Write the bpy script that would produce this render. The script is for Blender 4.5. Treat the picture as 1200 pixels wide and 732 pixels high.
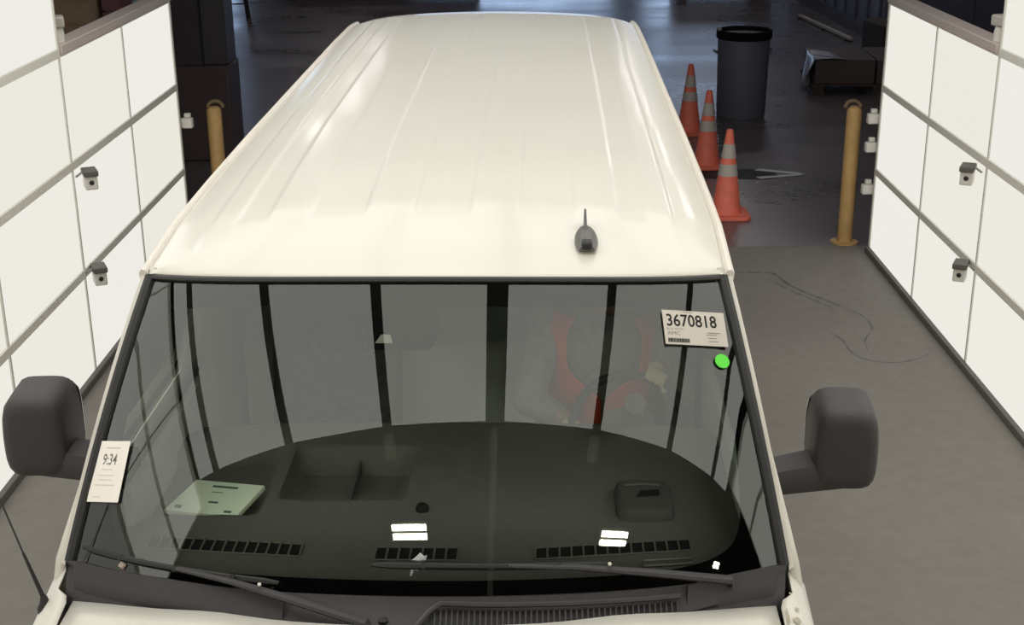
import bpy, bmesh, math, random
from mathutils import Vector, Matrix
random.seed(7)
R = math.radians
for o in list(bpy.data.objects): bpy.data.objects.remove(o)
scene = bpy.context.scene
col = scene.collection

# ------------------------------------------------------------------ camera
F_PX = 1587.4
pitch, yaw, roll = .3446, .0073, -.0075
fw = Vector((-math.sin(yaw)*math.cos(pitch), math.cos(yaw)*math.cos(pitch), -math.sin(pitch)))
rt = Vector((math.cos(yaw), math.sin(yaw), 0)); up = rt.cross(fw)
r2 = rt*math.cos(roll)+up*math.sin(roll); u2 = -rt*math.sin(roll)+up*math.cos(roll)
cd = bpy.data.cameras.new('camera'); cam = bpy.data.objects.new('camera', cd); col.objects.link(cam)
cam.matrix_world = Matrix(((r2.x,u2.x,-fw.x,0),(r2.y,u2.y,-fw.y,0),(r2.z,u2.z,-fw.z,3.15),(0,0,0,1)))
cd.sensor_width = 36; cd.lens = F_PX/1200*36; cd.clip_start = .05; cd.clip_end = 200
scene.camera = cam

# ------------------------------------------------------------------ world and exposure
PANEL_WALL = .85          # emission of the side wall light panels
PANEL_TOP = 1.8           # emission of the overhead light panels
w = bpy.data.worlds.new('sky'); scene.world = w; w.use_nodes = True
bg = w.node_tree.nodes['Background']; bg.inputs[0].default_value = (.50, .68, 1, 1); bg.inputs[1].default_value = 2.2
vs = scene.view_settings
vs.view_transform = 'Standard'; vs.look = 'None'; vs.exposure = 0; vs.gamma = 1; vs.use_curve_mapping = False

# ------------------------------------------------------------------ materials
MATS = {}
def mat(name, color, rough=.6, metal=0, spec=.5, coat=0, noise=None, bump=0, emit=None, estr=0, nscale=8):
    """principled; noise=(amount) varies the colour, bump adds fine relief"""
    if name in MATS: return MATS[name]
    m = bpy.data.materials.new(name); m.use_nodes = True; nt = m.node_tree; b = nt.nodes['Principled BSDF']
    b.inputs['Base Color'].default_value = (*color, 1); b.inputs['Roughness'].default_value = rough
    b.inputs['Metallic'].default_value = metal; b.inputs['Specular IOR Level'].default_value = spec
    b.inputs['Coat Weight'].default_value = coat; b.inputs['Coat Roughness'].default_value = .12
    if noise or bump:
        tc = nt.nodes.new('ShaderNodeTexCoord'); n = nt.nodes.new('ShaderNodeTexNoise')
        n.inputs['Scale'].default_value = nscale; n.inputs['Detail'].default_value = 6
        nt.links.new(tc.outputs['Object'], n.inputs['Vector'])
        if noise:
            r = nt.nodes.new('ShaderNodeMapRange'); r.inputs[1].default_value = .3; r.inputs[2].default_value = .7
            r.inputs[3].default_value = 1-noise; r.inputs[4].default_value = 1+noise
            nt.links.new(n.outputs['Fac'], r.inputs[0])
            x = nt.nodes.new('ShaderNodeVectorMath'); x.operation = 'SCALE'; x.inputs[0].default_value = color
            nt.links.new(r.outputs[0], x.inputs['Scale']); nt.links.new(x.outputs[0], b.inputs['Base Color'])
        if bump:
            bp = nt.nodes.new('ShaderNodeBump'); bp.inputs['Strength'].default_value = bump; bp.inputs['Distance'].default_value = .01
            n2 = nt.nodes.new('ShaderNodeTexNoise'); n2.inputs['Scale'].default_value = nscale*12
            nt.links.new(tc.outputs['Object'], n2.inputs['Vector']); nt.links.new(n2.outputs['Fac'], bp.inputs['Height'])
            nt.links.new(bp.outputs[0], b.inputs['Normal'])
    if emit:
        b.inputs['Emission Color'].default_value = (*emit, 1); b.inputs['Emission Strength'].default_value = estr
    MATS[name] = m; return m

def light_panel_mat(name, color, strength, vary):
    m = bpy.data.materials.new(name); m.use_nodes = True; nt = m.node_tree; nt.nodes.clear()
    out = nt.nodes.new('ShaderNodeOutputMaterial'); e = nt.nodes.new('ShaderNodeEmission')
    oi = nt.nodes.new('ShaderNodeObjectInfo')
    mx = nt.nodes.new('ShaderNodeMix'); mx.data_type = 'RGBA'
    mx.inputs[6].default_value = (color[0]*1.0, color[1]*.985, color[2]*.96, 1)
    mx.inputs[7].default_value = (color[0]*.98, color[1]*.985, color[2]*1.015, 1)
    nt.links.new(oi.outputs['Random'], mx.inputs[0])
    mr = nt.nodes.new('ShaderNodeMapRange'); mr.inputs[3].default_value = strength*(1-vary); mr.inputs[4].default_value = strength*(1+vary)
    nt.links.new(oi.outputs['Random'], mr.inputs[0])
    nt.links.new(mx.outputs[2], e.inputs[0]); nt.links.new(mr.outputs[0], e.inputs[1]); nt.links.new(e.outputs[0], out.inputs[0])
    MATS[name] = m; return m
M_PANEL = light_panel_mat('wall_light_diffuser', (1, .98, .885), PANEL_WALL, .03)
M_PANELT = light_panel_mat('top_light_diffuser', (1, .985, .92), PANEL_TOP, .02)

def glass_mat(name, tint, scale=1.85, ior=1.5):
    m = bpy.data.materials.new(name); m.use_nodes = True; nt = m.node_tree; nt.nodes.clear()
    out = nt.nodes.new('ShaderNodeOutputMaterial'); t = nt.nodes.new('ShaderNodeBsdfTransparent'); g = nt.nodes.new('ShaderNodeBsdfGlossy')
    t.inputs[0].default_value = (*tint, 1); g.inputs['Roughness'].default_value = .0; g.inputs[0].default_value = (.96, 1.0, .965, 1)
    fr = nt.nodes.new('ShaderNodeFresnel'); fr.inputs[0].default_value = ior
    mu = nt.nodes.new('ShaderNodeMath'); mu.operation = 'MULTIPLY'; mu.inputs[1].default_value = scale; mu.use_clamp = True
    mx = nt.nodes.new('ShaderNodeMixShader')
    nt.links.new(fr.outputs[0], mu.inputs[0]); nt.links.new(mu.outputs[0], mx.inputs[0])
    nt.links.new(t.outputs[0], mx.inputs[1]); nt.links.new(g.outputs[0], mx.inputs[2]); nt.links.new(mx.outputs[0], out.inputs[0])
    MATS[name] = m; return m
M_GLASS = glass_mat('windshield_glass', (.90, .96, .90))
M_SGLASS = glass_mat('side_glass', (.75, .8, .77))

paint = mat('white_van_paint', (.665, .645, .582), .34, coat=.3, noise=.012, nscale=3)
paint_side = paint
plastic = mat('black_trim_plastic', (.022, .020, .022), .5, bump=.15, nscale=20)
plastic_grey = mat('mirror_plastic', (.036, .032, .033), .55, bump=.2, nscale=20)
cowl_m = mat('cowl_plastic', (.030, .027, .030), .5, bump=.15, nscale=20)
rubber = mat('black_rubber', (.012, .012, .012), .55)
frit_m = mat('ceramic_frit', (.006, .005, .006), .9, spec=0)
dash_m = mat('dash_vinyl', (.15, .145, .133), .75, noise=.05, bump=.2, nscale=25)
dash_d = mat('dash_recess', (.085, .080, .078), .7)
vent_m = mat('vent_black', (.006, .006, .006), .7)
trim_in = mat('interior_trim', (.58, .62, .57), .85)
seat_m = mat('seat_cloth', (.11, .115, .11), .95, noise=.15, nscale=40)
paper_w = mat('white_paper', (.88, .84, .78), .7)
paper_g = mat('green_paper', (.90, .97, .82), .75, noise=.03)
ink = mat('black_ink', (.03, .028, .028), .7)
ink_f = mat('faint_ink', (.33, .31, .29), .8)
green_d = mat('green_sticker', (.10, .72, .04), .5)
alu = mat('panel_frame_aluminium', (.74, .72, .65), .5, metal=.0)
rail_top = mat('top_rail_paint', (.50, .43, .39), .55)
dark_metal = mat('dark_steel', (.020, .018, .021), .6)
canopy_m = mat('canopy_frame_black', (.03, .03, .028), .7)
beam_m = mat('grey_beam', (.35, .35, .33), .6)
chrome = mat('chrome', (.6, .6, .6), .15, metal=1)

def floor_mat(name, c1, c2, c3, rough0, rough1, scale, streak=1.0, spec=.5):
    m = bpy.data.materials.new(name); m.use_nodes = True; nt = m.node_tree; b = nt.nodes['Principled BSDF']
    tc = nt.nodes.new('ShaderNodeTexCoord'); mp = nt.nodes.new('ShaderNodeMapping'); mp.inputs['Scale'].default_value = (1, streak, 1)
    nt.links.new(tc.outputs['Object'], mp.inputs[0])
    n1 = nt.nodes.new('ShaderNodeTexNoise'); n1.inputs['Scale'].default_value = scale; n1.inputs['Detail'].default_value = 8; n1.inputs['Roughness'].default_value = .6
    n2 = nt.nodes.new('ShaderNodeTexNoise'); n2.inputs['Scale'].default_value = scale*22; n2.inputs['Detail'].default_value = 4
    nt.links.new(mp.outputs[0], n1.inputs['Vector']); nt.links.new(tc.outputs['Object'], n2.inputs['Vector'])
    cr = nt.nodes.new('ShaderNodeValToRGB'); e = cr.color_ramp.elements
    e[0].position = .3; e[0].color = (*c1, 1); e[1].position = .72; e[1].color = (*c3, 1)
    k = e.new(.5); k.color = (*c2, 1)
    nt.links.new(n1.outputs['Fac'], cr.inputs[0])
    mr = nt.nodes.new('ShaderNodeMapRange'); mr.inputs[3].default_value = .86; mr.inputs[4].default_value = 1.14
    nt.links.new(n2.outputs['Fac'], mr.inputs[0])
    x = nt.nodes.new('ShaderNodeVectorMath'); x.operation = 'SCALE'
    nt.links.new(cr.outputs[0], x.inputs[0]); nt.links.new(mr.outputs[0], x.inputs['Scale']); nt.links.new(x.outputs[0], b.inputs['Base Color'])
    rr = nt.nodes.new('ShaderNodeMapRange'); rr.inputs[1].default_value = .35; rr.inputs[2].default_value = .65; rr.inputs[3].default_value = rough0; rr.inputs[4].default_value = rough1
    nt.links.new(n1.outputs['Fac'], rr.inputs[0]); nt.links.new(rr.outputs[0], b.inputs['Roughness'])
    b.inputs['Specular IOR Level'].default_value = spec
    bp = nt.nodes.new('ShaderNodeBump'); bp.inputs['Strength'].default_value = .015; bp.inputs['Distance'].default_value = .01
    nt.links.new(n2.outputs['Fac'], bp.inputs['Height']); nt.links.new(bp.outputs[0], b.inputs['Normal'])
    MATS[name] = m; return m
M_FLOOR = floor_mat('tunnel_concrete', (.178, .165, .146), (.205, .19, .170), (.226, .212, .190), .55, .7, .55, 1, .3)
M_FLOORW = floor_mat('warehouse_floor', (.100, .084, .087), (.118, .100, .103), (.14, .122, .126), .24, .36, .35, 1.8, .8)

# ------------------------------------------------------------------ mesh helpers
class MB:
    def __init__(s): s.v = []; s.f = []; s.mi = []; s.cur = 0
    def add(s, vs, fs):
        o = len(s.v); s.v += [tuple(p) for p in vs]
        for f in fs: s.f.append([i+o for i in f]); s.mi.append(s.cur)
        return s
    def box(s, a, b, M=None):
        x0, y0, z0 = a; x1, y1, z1 = b
        P = [Vector(p) for p in ((x0,y0,z0),(x1,y0,z0),(x1,y1,z0),(x0,y1,z0),(x0,y0,z1),(x1,y0,z1),(x1,y1,z1),(x0,y1,z1))]
        if M: P = [M @ p for p in P]
        return s.add(P, [(0,3,2,1),(4,5,6,7),(0,1,5,4),(1,2,6,5),(2,3,7,6),(3,0,4,7)])
    def tube(s, pts, rad, n=10, cap=True, flat=1.0):
        pts = [Vector(p) for p in pts]; rad = rad if isinstance(rad, (list, tuple)) else [rad]*len(pts)
        rings = []; prev = None
        for i, p in enumerate(pts):
            t = (pts[min(i+1, len(pts)-1)]-pts[max(i-1, 0)]).normalized()
            if prev is None:
                a = Vector((0,0,1)) if abs(t.z) < .9 else Vector((1,0,0)); x = t.cross(a).normalized()
            else: x = (prev-t*prev.dot(t)).normalized()
            prev = x; y = t.cross(x)
            rings.append([p+(x*math.cos(2*math.pi*k/n)+y*flat*math.sin(2*math.pi*k/n))*rad[i] for k in range(n)])
        return s.loft(rings, cap)
    def loft(s, rings, cap=True, closed=True):
        n = len(rings[0]); V = [p for r in rings for p in r]; F = []
        for i in range(len(rings)-1):
            for k in range(n if closed else n-1):
                a = i*n+k; b = i*n+(k+1) % n; F.append((a, b, b+n, a+n))
        if cap: F.append(tuple(range(n))[::-1]); F.append(tuple((len(rings)-1)*n+k for k in range(n)))
        return s.add(V, F)
    def lathe(s, prof, c=(0,0,0), n=24, cap=True):
        c = Vector(c)
        return s.loft([[c+Vector((r*math.cos(2*math.pi*k/n), r*math.sin(2*math.pi*k/n), z)) for k in range(n)] for r, z in prof], cap)
    def prism(s, poly, a, b, M=None):
        """poly in xy, extruded z a..b, then transformed"""
        n = len(poly); P = [Vector((x, y, a)) for x, y in poly]+[Vector((x, y, b)) for x, y in poly]
        if M: P = [M @ p for p in P]
        return s.add(P, [tuple(range(n))[::-1], tuple(range(n, 2*n))]+[(k, (k+1) % n, n+(k+1) % n, n+k) for k in range(n)])
    def grid(s, fn, us, vs, skip=None):
        V = [fn(u, v) for v in vs for u in us]; n = len(us); F = []
        for j in range(len(vs)-1):
            for i in range(n-1):
                if skip and skip(i, j): continue
                F.append((j*n+i, j*n+i+1, (j+1)*n+i+1, (j+1)*n+i))
        return s.add(V, F)
    def ball(s, c, r, n=12, m=8):
        c = Vector(c); r = r if isinstance(r, (list, tuple)) else (r, r, r); V = []; F = []
        for j in range(m+1):
            th = math.pi*(j+.02*(j == 0)-.02*(j == m))/m
            for k in range(n):
                ph = 2*math.pi*k/n; V.append(c+Vector((r[0]*math.sin(th)*math.cos(ph), r[1]*math.sin(th)*math.sin(ph), r[2]*math.cos(th))))
        for j in range(m):
            for k in range(n): a = j*n+k; b = j*n+(k+1) % n; F.append((a, a+n, b+n, b))
        F.append(tuple(range(n))); F.append(tuple(m*n+k for k in range(n))[::-1])
        return s.add(V, F)
    def mesh(s, name, mats, smooth=False):
        me = bpy.data.meshes.new(name); me.from_pydata(s.v, [], s.f)
        mats = mats if isinstance(mats, (list, tuple)) else [mats]
        for m in mats: me.materials.append(m)
        for p, i in zip(me.polygons, s.mi): p.material_index = i
        bm = bmesh.new(); bm.from_mesh(me); bmesh.ops.recalc_face_normals(bm, faces=bm.faces); bm.to_mesh(me); bm.free()
        if smooth:
            for p in me.polygons: p.use_smooth = True
            try: me.set_sharp_from_angle(angle=R(smooth if smooth is not True else 40))
            except Exception: pass
        return me
    def build(s, name, mats, parent=None, smooth=False, bevel=0, seg=2, off=None):
        if off is not None: s.v = [(p[0]-off[0], p[1]-off[1], p[2]-off[2]) for p in s.v]
        o = bpy.data.objects.new(name, s.mesh(name, mats, smooth)); col.objects.link(o); o.parent = parent
        if bevel:
            b = o.modifiers.new('bevel', 'BEVEL'); b.width = bevel; b.segments = seg; b.limit_method = 'ANGLE'; b.angle_limit = R(35)
            for p in o.data.polygons: p.use_smooth = True
            try: o.data.set_sharp_from_angle(angle=R(50))
            except Exception: pass
        return o
def lin(a, b, n): return [a+(b-a)*i/(n-1) for i in range(n)]
def interp(x, tab):
    if x <= tab[0][0]: return tab[0][1]
    for (a, p), (b, q) in zip(tab, tab[1:]):
        if x <= b:
            t = (x-a)/(b-a); return p+(q-p)*t
    return tab[-1][1]
def sstep(a, b, x):
    t = max(0, min(1, (x-a)/(b-a))); return t*t*(3-2*t)
def tag(o, label=None, cat=None, group=None, kind=None):
    if label: o['label'] = label
    if cat: o['category'] = cat
    if group: o['group'] = group
    if kind: o['kind'] = kind
    return o
def empty(name, loc=(0,0,0), rz=0, label=None, cat=None, group=None):
    o = bpy.data.objects.new(name, None); col.objects.link(o); o.location = loc; o.rotation_euler = (0, 0, rz); o.empty_display_size = .1
    return tag(o, label, cat, group)
def link_copy(o, parent=None):
    c = o.copy(); col.objects.link(c); c.parent = parent
    for ch in list(o.children): link_copy(ch, c)
    return c
def struct(o, label=None): return tag(o, label, kind='structure')

# ------------------------------------------------------------------ the setting: warehouse shell
WX0, WX1, WY0, WY1, WZ = -13., 13., -9., 40., 7.0
XR, XL, hR, hL, YR0, YL0, wR, wL = 2.72, -2.607, .6413, .6532, 10.143, 10.232, 1.2046, 1.2746
f1 = MB().box((-2.75, -3, -.05), (2.85, 10.3, 0)).build('floor', M_FLOOR); struct(f1, 'grey brown concrete floor inside the light tunnel')
fw_ = MB()
fw_.box((WX0, 10.3, -.05), (WX1, WY1, 0)).box((WX0, WY0, -.05), (WX1, -3, 0)).box((WX0, -3, -.05), (-2.75, 10.3, 0)).box((2.85, -3, -.05), (WX1, 10.3, 0))
struct(fw_.build('floor_warehouse', M_FLOORW), 'dark glossy warehouse floor behind the van')
wall_m = mat('dark_wall', (.10, .10, .125), .7, noise=.1, nscale=.7)
struct(MB().box((WX0-.2, WY0, 0), (WX0, WY1, WZ)).build('wall_left_warehouse', wall_m), 'dark warehouse wall far on the left')
struct(MB().box((WX1, WY0, 0), (WX1+.2, WY1, WZ)).build('wall_right_warehouse', wall_m), 'dark warehouse wall far on the right')
struct(MB().box((WX0, WY0-.2, 0), (WX1, WY0, WZ)).build('wall_front_warehouse', wall_m), 'dark warehouse wall behind the camera')
struct(MB().box((WX0, WY0, WZ), (WX1, WY1, WZ+.2)).build('ceiling_warehouse', mat('dark_ceiling', (.02, .02, .022), .8)), 'dark warehouse ceiling')
wb = MB(); doors = [(-10.8, -8.2), (-3.2, 2.6), (3.6, 7.2)]; DH = 3.9; edges = [WX0]
for a, b in doors: edges += [a, b]
edges += [WX1]
for i in range(0, len(edges), 2): wb.box((edges[i], WY1, 0), (edges[i+1], WY1+.2, DH))
wb.box((WX0, WY1, DH), (WX1, WY1+.2, WZ))
struct(wb.build('wall_back_warehouse', wall_m), 'far warehouse wall with open dock doors to daylight')

# cracks and stains lying in the tunnel floor
def ribbon(pts, wd, name):
    m = MB(); V = []; F = []
    # smooth the line
    P = [Vector((x, y, .0008)) for x, y in pts]; Q = []
    for i in range(len(P)-1):
        p0, p1, p2, p3 = P[max(i-1,0)], P[i], P[i+1], P[min(i+2,len(P)-1)]
        for k in range(6):
            t = k/6; Q.append(.5*((2*p1)+(p2-p0)*t+(2*p0-5*p1+4*p2-p3)*t*t+(3*p1-p0-3*p2+p3)*t**3))
    Q.append(P[-1]); n = len(Q)
    for i, q in enumerate(Q):
        t = (Q[min(i+1,n-1)]-Q[max(i-1,0)]).normalized(); s_ = Vector((-t.y, t.x, 0)); ww = wd*(.55+.45*math.sin(i*1.7)*math.sin(i*.6))*min(1, i/4+.15, (n-1-i)/4+.15)
        V += [q+s_*ww, q-s_*ww]
        if i: F.append((2*i-2, 2*i-1, 2*i+1, 2*i))
    m.add(V, F); return m.build(name, stain_m, f1)
stain_m = mat('floor_stain', (.120, .106, .096), .7, noise=.2, nscale=12)

ribbon([(1.62, 9.64), (1.76, 9.63), (1.88, 9.6), (1.94, 9.36), (2.03, 9.17), (2.13, 9.01), (2.23, 8.85)], .022, 'crack')
ribbon([(1.82, 9.5), (1.89, 9.31), (1.98, 9.13), (2.08, 8.96), (2.16, 8.81)], .014, 'crack')
ribbon([(2.03, 8.36), (2.08, 8.22), (2.09, 8.0), (2.16, 7.87), (2.31, 7.82), (2.45, 7.87), (2.58, 7.97)], .010, 'crack')
ribbon([(2.22, 8.83), (2.31, 8.7), (2.33, 8.45), (2.23, 8.22), (2.2, 8.03)], .010, 'crack')

def bars_panels(name, X, sgn, Y0, pw, ph, nfar, ncols, lowrows, highrows, label):
    """tunnel side wall: aluminium rails (structure) with separate light panels as children"""
    fr = MB(); t = .05
    cols = [Y0-i*pw for i in range(ncols+1)]
    def xb(a, b): return (min(X+sgn*a, X+sgn*b), max(X+sgn*a, X+sgn*b))
    x0, x1 = xb(-.006, .09)
    for k in range(0, highrows+1):
        ya = cols[0] if k <= lowrows else cols[nfar]
        hh = .024 if k else .03
        if k == lowrows:
            fr.box((x0, cols[nfar], k*ph-hh), (x1, cols[0], k*ph-hh+.012)); ya2 = cols[nfar]
            fr.box((x0, cols[-1], k*ph-hh), (x1, ya2, k*ph+hh))
        else: fr.box((x0, cols[-1] if k <= 4 else cols[7], max(0, k*ph-hh)), (x1, ya, k*ph+hh))
    x2, x3 = xb(-.003, .085)
    for i, y in enumerate(cols):
        top = (lowrows if i < nfar else highrows if i <= 7 else 4)*ph
        fr.box((x2, y-.010, .03), (x3, y+.010, top))
    o = struct(fr.build(name, alu), label)
    xa, xbk = xb(.004, .08)
    pm = MB(); pm.box((xa, -pw/2+.011, -ph/2+.025), (xbk, pw/2-.011, ph/2-.025))
    me = pm.mesh('light_panel', [dark_metal, M_PANEL])
    for p in me.polygons:
        if p.normal.x*sgn < -.5: p.material_index = 1
    me2 = me.copy(); me2.materials[1] = M_PANELT      # upper rows match the overhead panels
    for i in range(ncols):
        for k in range(lowrows if i < nfar else highrows if i < 7 else 4):
            c = bpy.data.objects.new('light_panel', me if k < 4 else me2); col.objects.link(c); c.parent = o
            c.location = (0, cols[i]-pw/2, (k+.5)*ph)
    # top rail on the low far section and end cap
    x4, x5 = xb(-.02, .10)
    MB().box((x4, cols[nfar]+.012, lowrows*ph-.012), (x5, cols[0]+.01, lowrows*ph+.045)).build('top_rail', rail_top, o, bevel=.006)
    x6, x7 = xb(-.004, .10)
    MB().box((x6, cols[0], 0), (x7, cols[0]+.025, lowrows*ph-.012)).build('end_cap', alu, o)
    MB().box((xb(-.035, .0)[0], cols[-1], 0), (xb(-.035, .0)[1], cols[0], .045)).build('base_channel', mat('base_channel_grey', (.12, .11, .10), .6), o, bevel=.005)
    return o
wl = bars_panels('wall_left', XL, -1, YL0, wL, hL, 2, 11, 3, 6, 'left wall of glowing white light panels in grey rails')
wr = bars_panels('wall_right', XR, 1, YR0, wR, hR, 2, 11, 3, 6, 'right wall of glowing white light panels in grey rails')

# overhead light canopy (seen mirrored in the windshield)
CZ, CY0, CY1 = 4.0, 2.02, 8.62
seams = [-2.34, -1.56, -.78, 0, .78, 1.56, 2.34]
cf = MB()
for x in seams:
    hw = .068 if abs(x) < .1 else .033
    cf.box((x-hw, CY0-.065*x*x-.02, CZ-.02), (x+hw, CY1+.02, CZ+.12))
def yfront(x): return CY0-.065*x*x          # the front edge of the canopy bows towards the camera at both sides
cf.box((seams[0], CY1, CZ-.02), (seams[-1], CY1+.04, CZ+.12))
for a, b in zip([XL]+seams, seams+[XR]):
    P = [(a, yfront(a)-.04), (b, yfront(b)-.04), (b, yfront(b)), (a, yfront(a))]
    cf.prism(P, CZ-.02, CZ+.12)
for k in (1, 2): cf.box((seams[0], CY0+2.2*k-.012, CZ-.005), (seams[-1], CY0+2.2*k+.012, CZ+.1))
cf.box((seams[0], CY0, CZ+.10), (seams[-1], CY1, CZ+.12))
can = struct(cf.build('ceiling', canopy_m), 'overhead canopy of light panels above the van')
for i in range(6):
    a = seams[i]+(.068 if abs(seams[i]) < .1 else .033); b = seams[i+1]-(.068 if abs(seams[i+1]) < .1 else .033)
    me = MB().box((a, -1.085, .0), (b, 1.085, .08)).mesh('light_panel', [canopy_m, M_PANELT])
    for p in me.polygons:
        if p.normal.z < -.5: p.material_index = 1
    me_f = me.copy()
    for v in me_f.vertices:
        if v.co.y < 0: v.co.y += yfront(v.co.x)-CY0
    for k in range(3):
        c = bpy.data.objects.new('light_panel', me if k else me_f); col.objects.link(c); c.parent = can; c.location = (0, CY0+1.1+2.2*k, CZ)
# narrow strips closing the canopy against the wall tops
for x0, x1 in ((XL+.02, seams[0]-.033), (seams[-1]+.033, XR-.02)):
    me = MB().box((x0, -1.085, .0), (x1, 1.085, .08)).mesh('light_panel', [canopy_m, M_PANELT])
    for p in me.polygons:
        if p.normal.z < -.5: p.material_index = 1
    me_f = me.copy()
    for v in me_f.vertices:
        if v.co.y < 0: v.co.y += yfront(v.co.x)-CY0
    for k in range(3):
        c = bpy.data.objects.new('light_panel', me if k else me_f); col.objects.link(c); c.parent = can; c.location = (0, CY0+1.1+2.2*k, CZ)
# forward beam and hanger stubs of the canopy
MB().box((-.025, -1.5, CZ+.02), (.025, CY0-.03, CZ+.10)).build('beam', beam_m, can)
for x in (-.78, .78): MB().box((x-.035, CY0-.38, CZ-.01), (x+.035, CY0-.09, CZ+.05)).build('bracket', beam_m, can)
# hangers up to the warehouse ceiling
for x in (-2.34, 2.34):
    for y in (CY0+.1, CY1-.1): MB().tube([(x, y, CZ+.1), (x, y, WZ)], .012, 8).build('hanger_rod', dark_metal, can)

# twin-strip LED floodlights hung from the warehouse ceiling in front of the tunnel
lamp_e = mat('lamp_strip', (1, .93, .78), .5, emit=(1, .91, .74), estr=30)
lamp_c = mat('fill_lamp_strip', (.9, .95, 1), .5, emit=(.97, .90, .93), estr=30)
def flood(x, y, z, label, s=1.0, em=None):
    r = empty('ceiling_lamp', (x, y, z), 0, label, 'lamp', 'twin strip lamps under the warehouse ceiling')
    MB().box((-.27*s, -.22*s, .04), (.27*s, .22*s, .10)).build('housing', dark_metal, r, bevel=.01)
    for yy in (-.105*s, .105*s): MB().box((-.24*s, yy-.06*s, .0), (.24*s, yy+.06*s, .045)).build('light_strip', em or lamp_e, r)
    MB().tube([(0, 0, .1), (0, 0, WZ-z)], .012, 8).build('stem', dark_metal, r)
flood(-1.08, -1.26, 6.2, 'twin strip lamp mirrored left of centre in the windshield above dashboard')
flood(1.95, -1.36, 6.2, 'twin strip lamp mirrored right of centre in the windshield above the long vent')
for i in range(5):  # unseen lamps added to brighten the warehouse behind the tunnel
    for x, sd in ((-4.5, 'left'), (4.5, 'right')):
        flood(x, 13.5+5.5*i, 6.5, 'unseen added fill lamp over the %s aisle behind the tunnel, %s from the tunnel' % (sd, ('first', 'second', 'third', 'fourth', 'fifth')[i]), 1.35, lamp_c)

for x, y, lb in ((-4.5, -4.4, 'unseen fill lamp added in front of the tunnel, near left'), (4.5, -4.4, 'unseen fill lamp added in front of the tunnel, near right'),
                 (-4.5, -6.6, 'unseen fill lamp added in front of the tunnel, far left'), (4.5, -6.6, 'unseen fill lamp added in front of the tunnel, far right'),
                 (-1.5, -6.6, 'unseen fill lamp added in front of the tunnel, far middle left'), (1.5, -6.6, 'unseen fill lamp added in front of the tunnel, far middle right')):
    flood(x, y, 6.5, lb, 2.6)  # added out of view to light the hood, dash and driver
flood(4.97, -1.79, 6.2, 'twin strip lamp mirrored small in the lower corner of the windshield', .5)
# ------------------------------------------------------------------ the van
VYAW = -R(1.1); VO = Vector((-.244, 3.56, 0))
VM = Matrix.Translation(VO) @ Matrix.Rotation(VYAW, 4, 'Z')
def V2W(p): return VM @ Vector(p)
van = empty('cargo_van', VO, VYAW, 'white full-size van parked nose forward in the light tunnel', 'van')

def ws(u, v):
    """windshield outer surface"""
    Wb, Wt, yb, zb, bb, yt, zt, bt, crt, bul = .925, .808, -.64, 1.355, .16, -.045, 1.985, .115, .03, .03
    x = u*(Wb+(Wt-Wb)*v); bow = bb+(bt-bb)*v
    y = yb+(yt-yb)*v+bow*(.7*u*u+.3*abs(u)**6); z = zb+(zt-zb)*v-crt*v*u*u; k = bul*4*v*(1-v)*.7
    return Vector((x, y-k, z+k))
def wsn(u, v):
    e = 1e-3; a = ws(u+e, v)-ws(u-e, v); b = ws(u, v+e)-ws(u, v-e); n = a.cross(b).normalized()
    return n if n.z > 0 else -n
def wso(u, v, h): return ws(u, v)+wsn(u, v)*h

# --- roof
RL = 4.64
ZC = [(-.06, 1.985), (.0, 2.0), (.2, 2.035), (.45, 2.062), (.9, 2.09), (1.6, 2.112), (2.6, 2.122), (3.8, 2.125), (4.5, 2.12), (4.85, 2.085)]
ZE = [(-.06, 1.955), (.0, 1.962), (.45, 1.992), (.9, 2.008), (1.6, 2.022), (3.8, 2.045), (4.5, 2.045), (4.85, 2.03)]
WR = [(-.06, .812), (0, .815), (.5, .83), (4.5, .83), (4.85, .81)]
bands = [(-.70, -.62), (-.53, -.40), (-.235, -.085), (.085, .235), (.40, .53), (.62, .70)]
def roof_z(x, y):
    W_ = interp(y, WR); t = min(1, abs(x)/W_); zc = interp(y, ZC); ze = interp(y, ZE)
    z = zc-(zc-ze)*(.55*t*t+.45*t**9)
    g = sstep(.33, .47, y)*(1-sstep(4.45, 4.55, y))
    h = 0
    for a, b in bands: h = max(h, min(sstep(a-.009, a+.009, x), 1-sstep(b-.009, b+.009, x)))
    return z-.0038*g*(1-h)*(1-sstep(.70, .74, abs(x)))
ux = set()
for a, b in bands:
    for q in (a, b): ux |= {round(q+d, 4) for d in (-.012, -.006, 0, .006, .012)}
ux |= {round(x, 4) for x in lin(-.80, .80, 41)}
ux |= {-.83, -.815, .815, .83}
ux = sorted(ux)
uyy = [-.06, -.03, 0, .1, .2, .3, .345, .37, .39, .41, .43, .45, .5]+lin(.6, 4.4, 27)+[4.45, 4.48, 4.51, 4.54, 4.6, 4.7, 4.78, 4.82, 4.85]
rm = MB()
def roofp(x, y):
    W_ = interp(y, WR); xx = x/.83*W_; yy = y
    if y <= 0:   # front edge follows the windshield top
        e = ws(max(-1, min(1, xx/.808)), 1); yy = e.y+.015+(y+.06)/.06*(.03-e.y*0) if y > -.06 else e.y+.004
        if y > -.06: yy = e.y+.004+(y+.06)/.06*(0.06-e.y)*.5
        if y == 0: yy = e.y+.004+(0.06-e.y)*.62
    z = roof_z(xx, y)
    if y == -.06: z = ws(max(-1, min(1, xx/.808)), 1).z+.004
    if y > 4.5: yy = y-.12*(abs(xx)/.83)**3*sstep(4.4, 4.85, y)
    return (xx, yy, z)
rm.grid(roofp, ux, uyy)
ro = rm.build('roof', [paint, trim_in], van, smooth=60)
sm = ro.modifiers.new('solid', 'SOLIDIFY'); sm.thickness = .025; sm.offset = -1; sm.material_offset = 1
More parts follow.
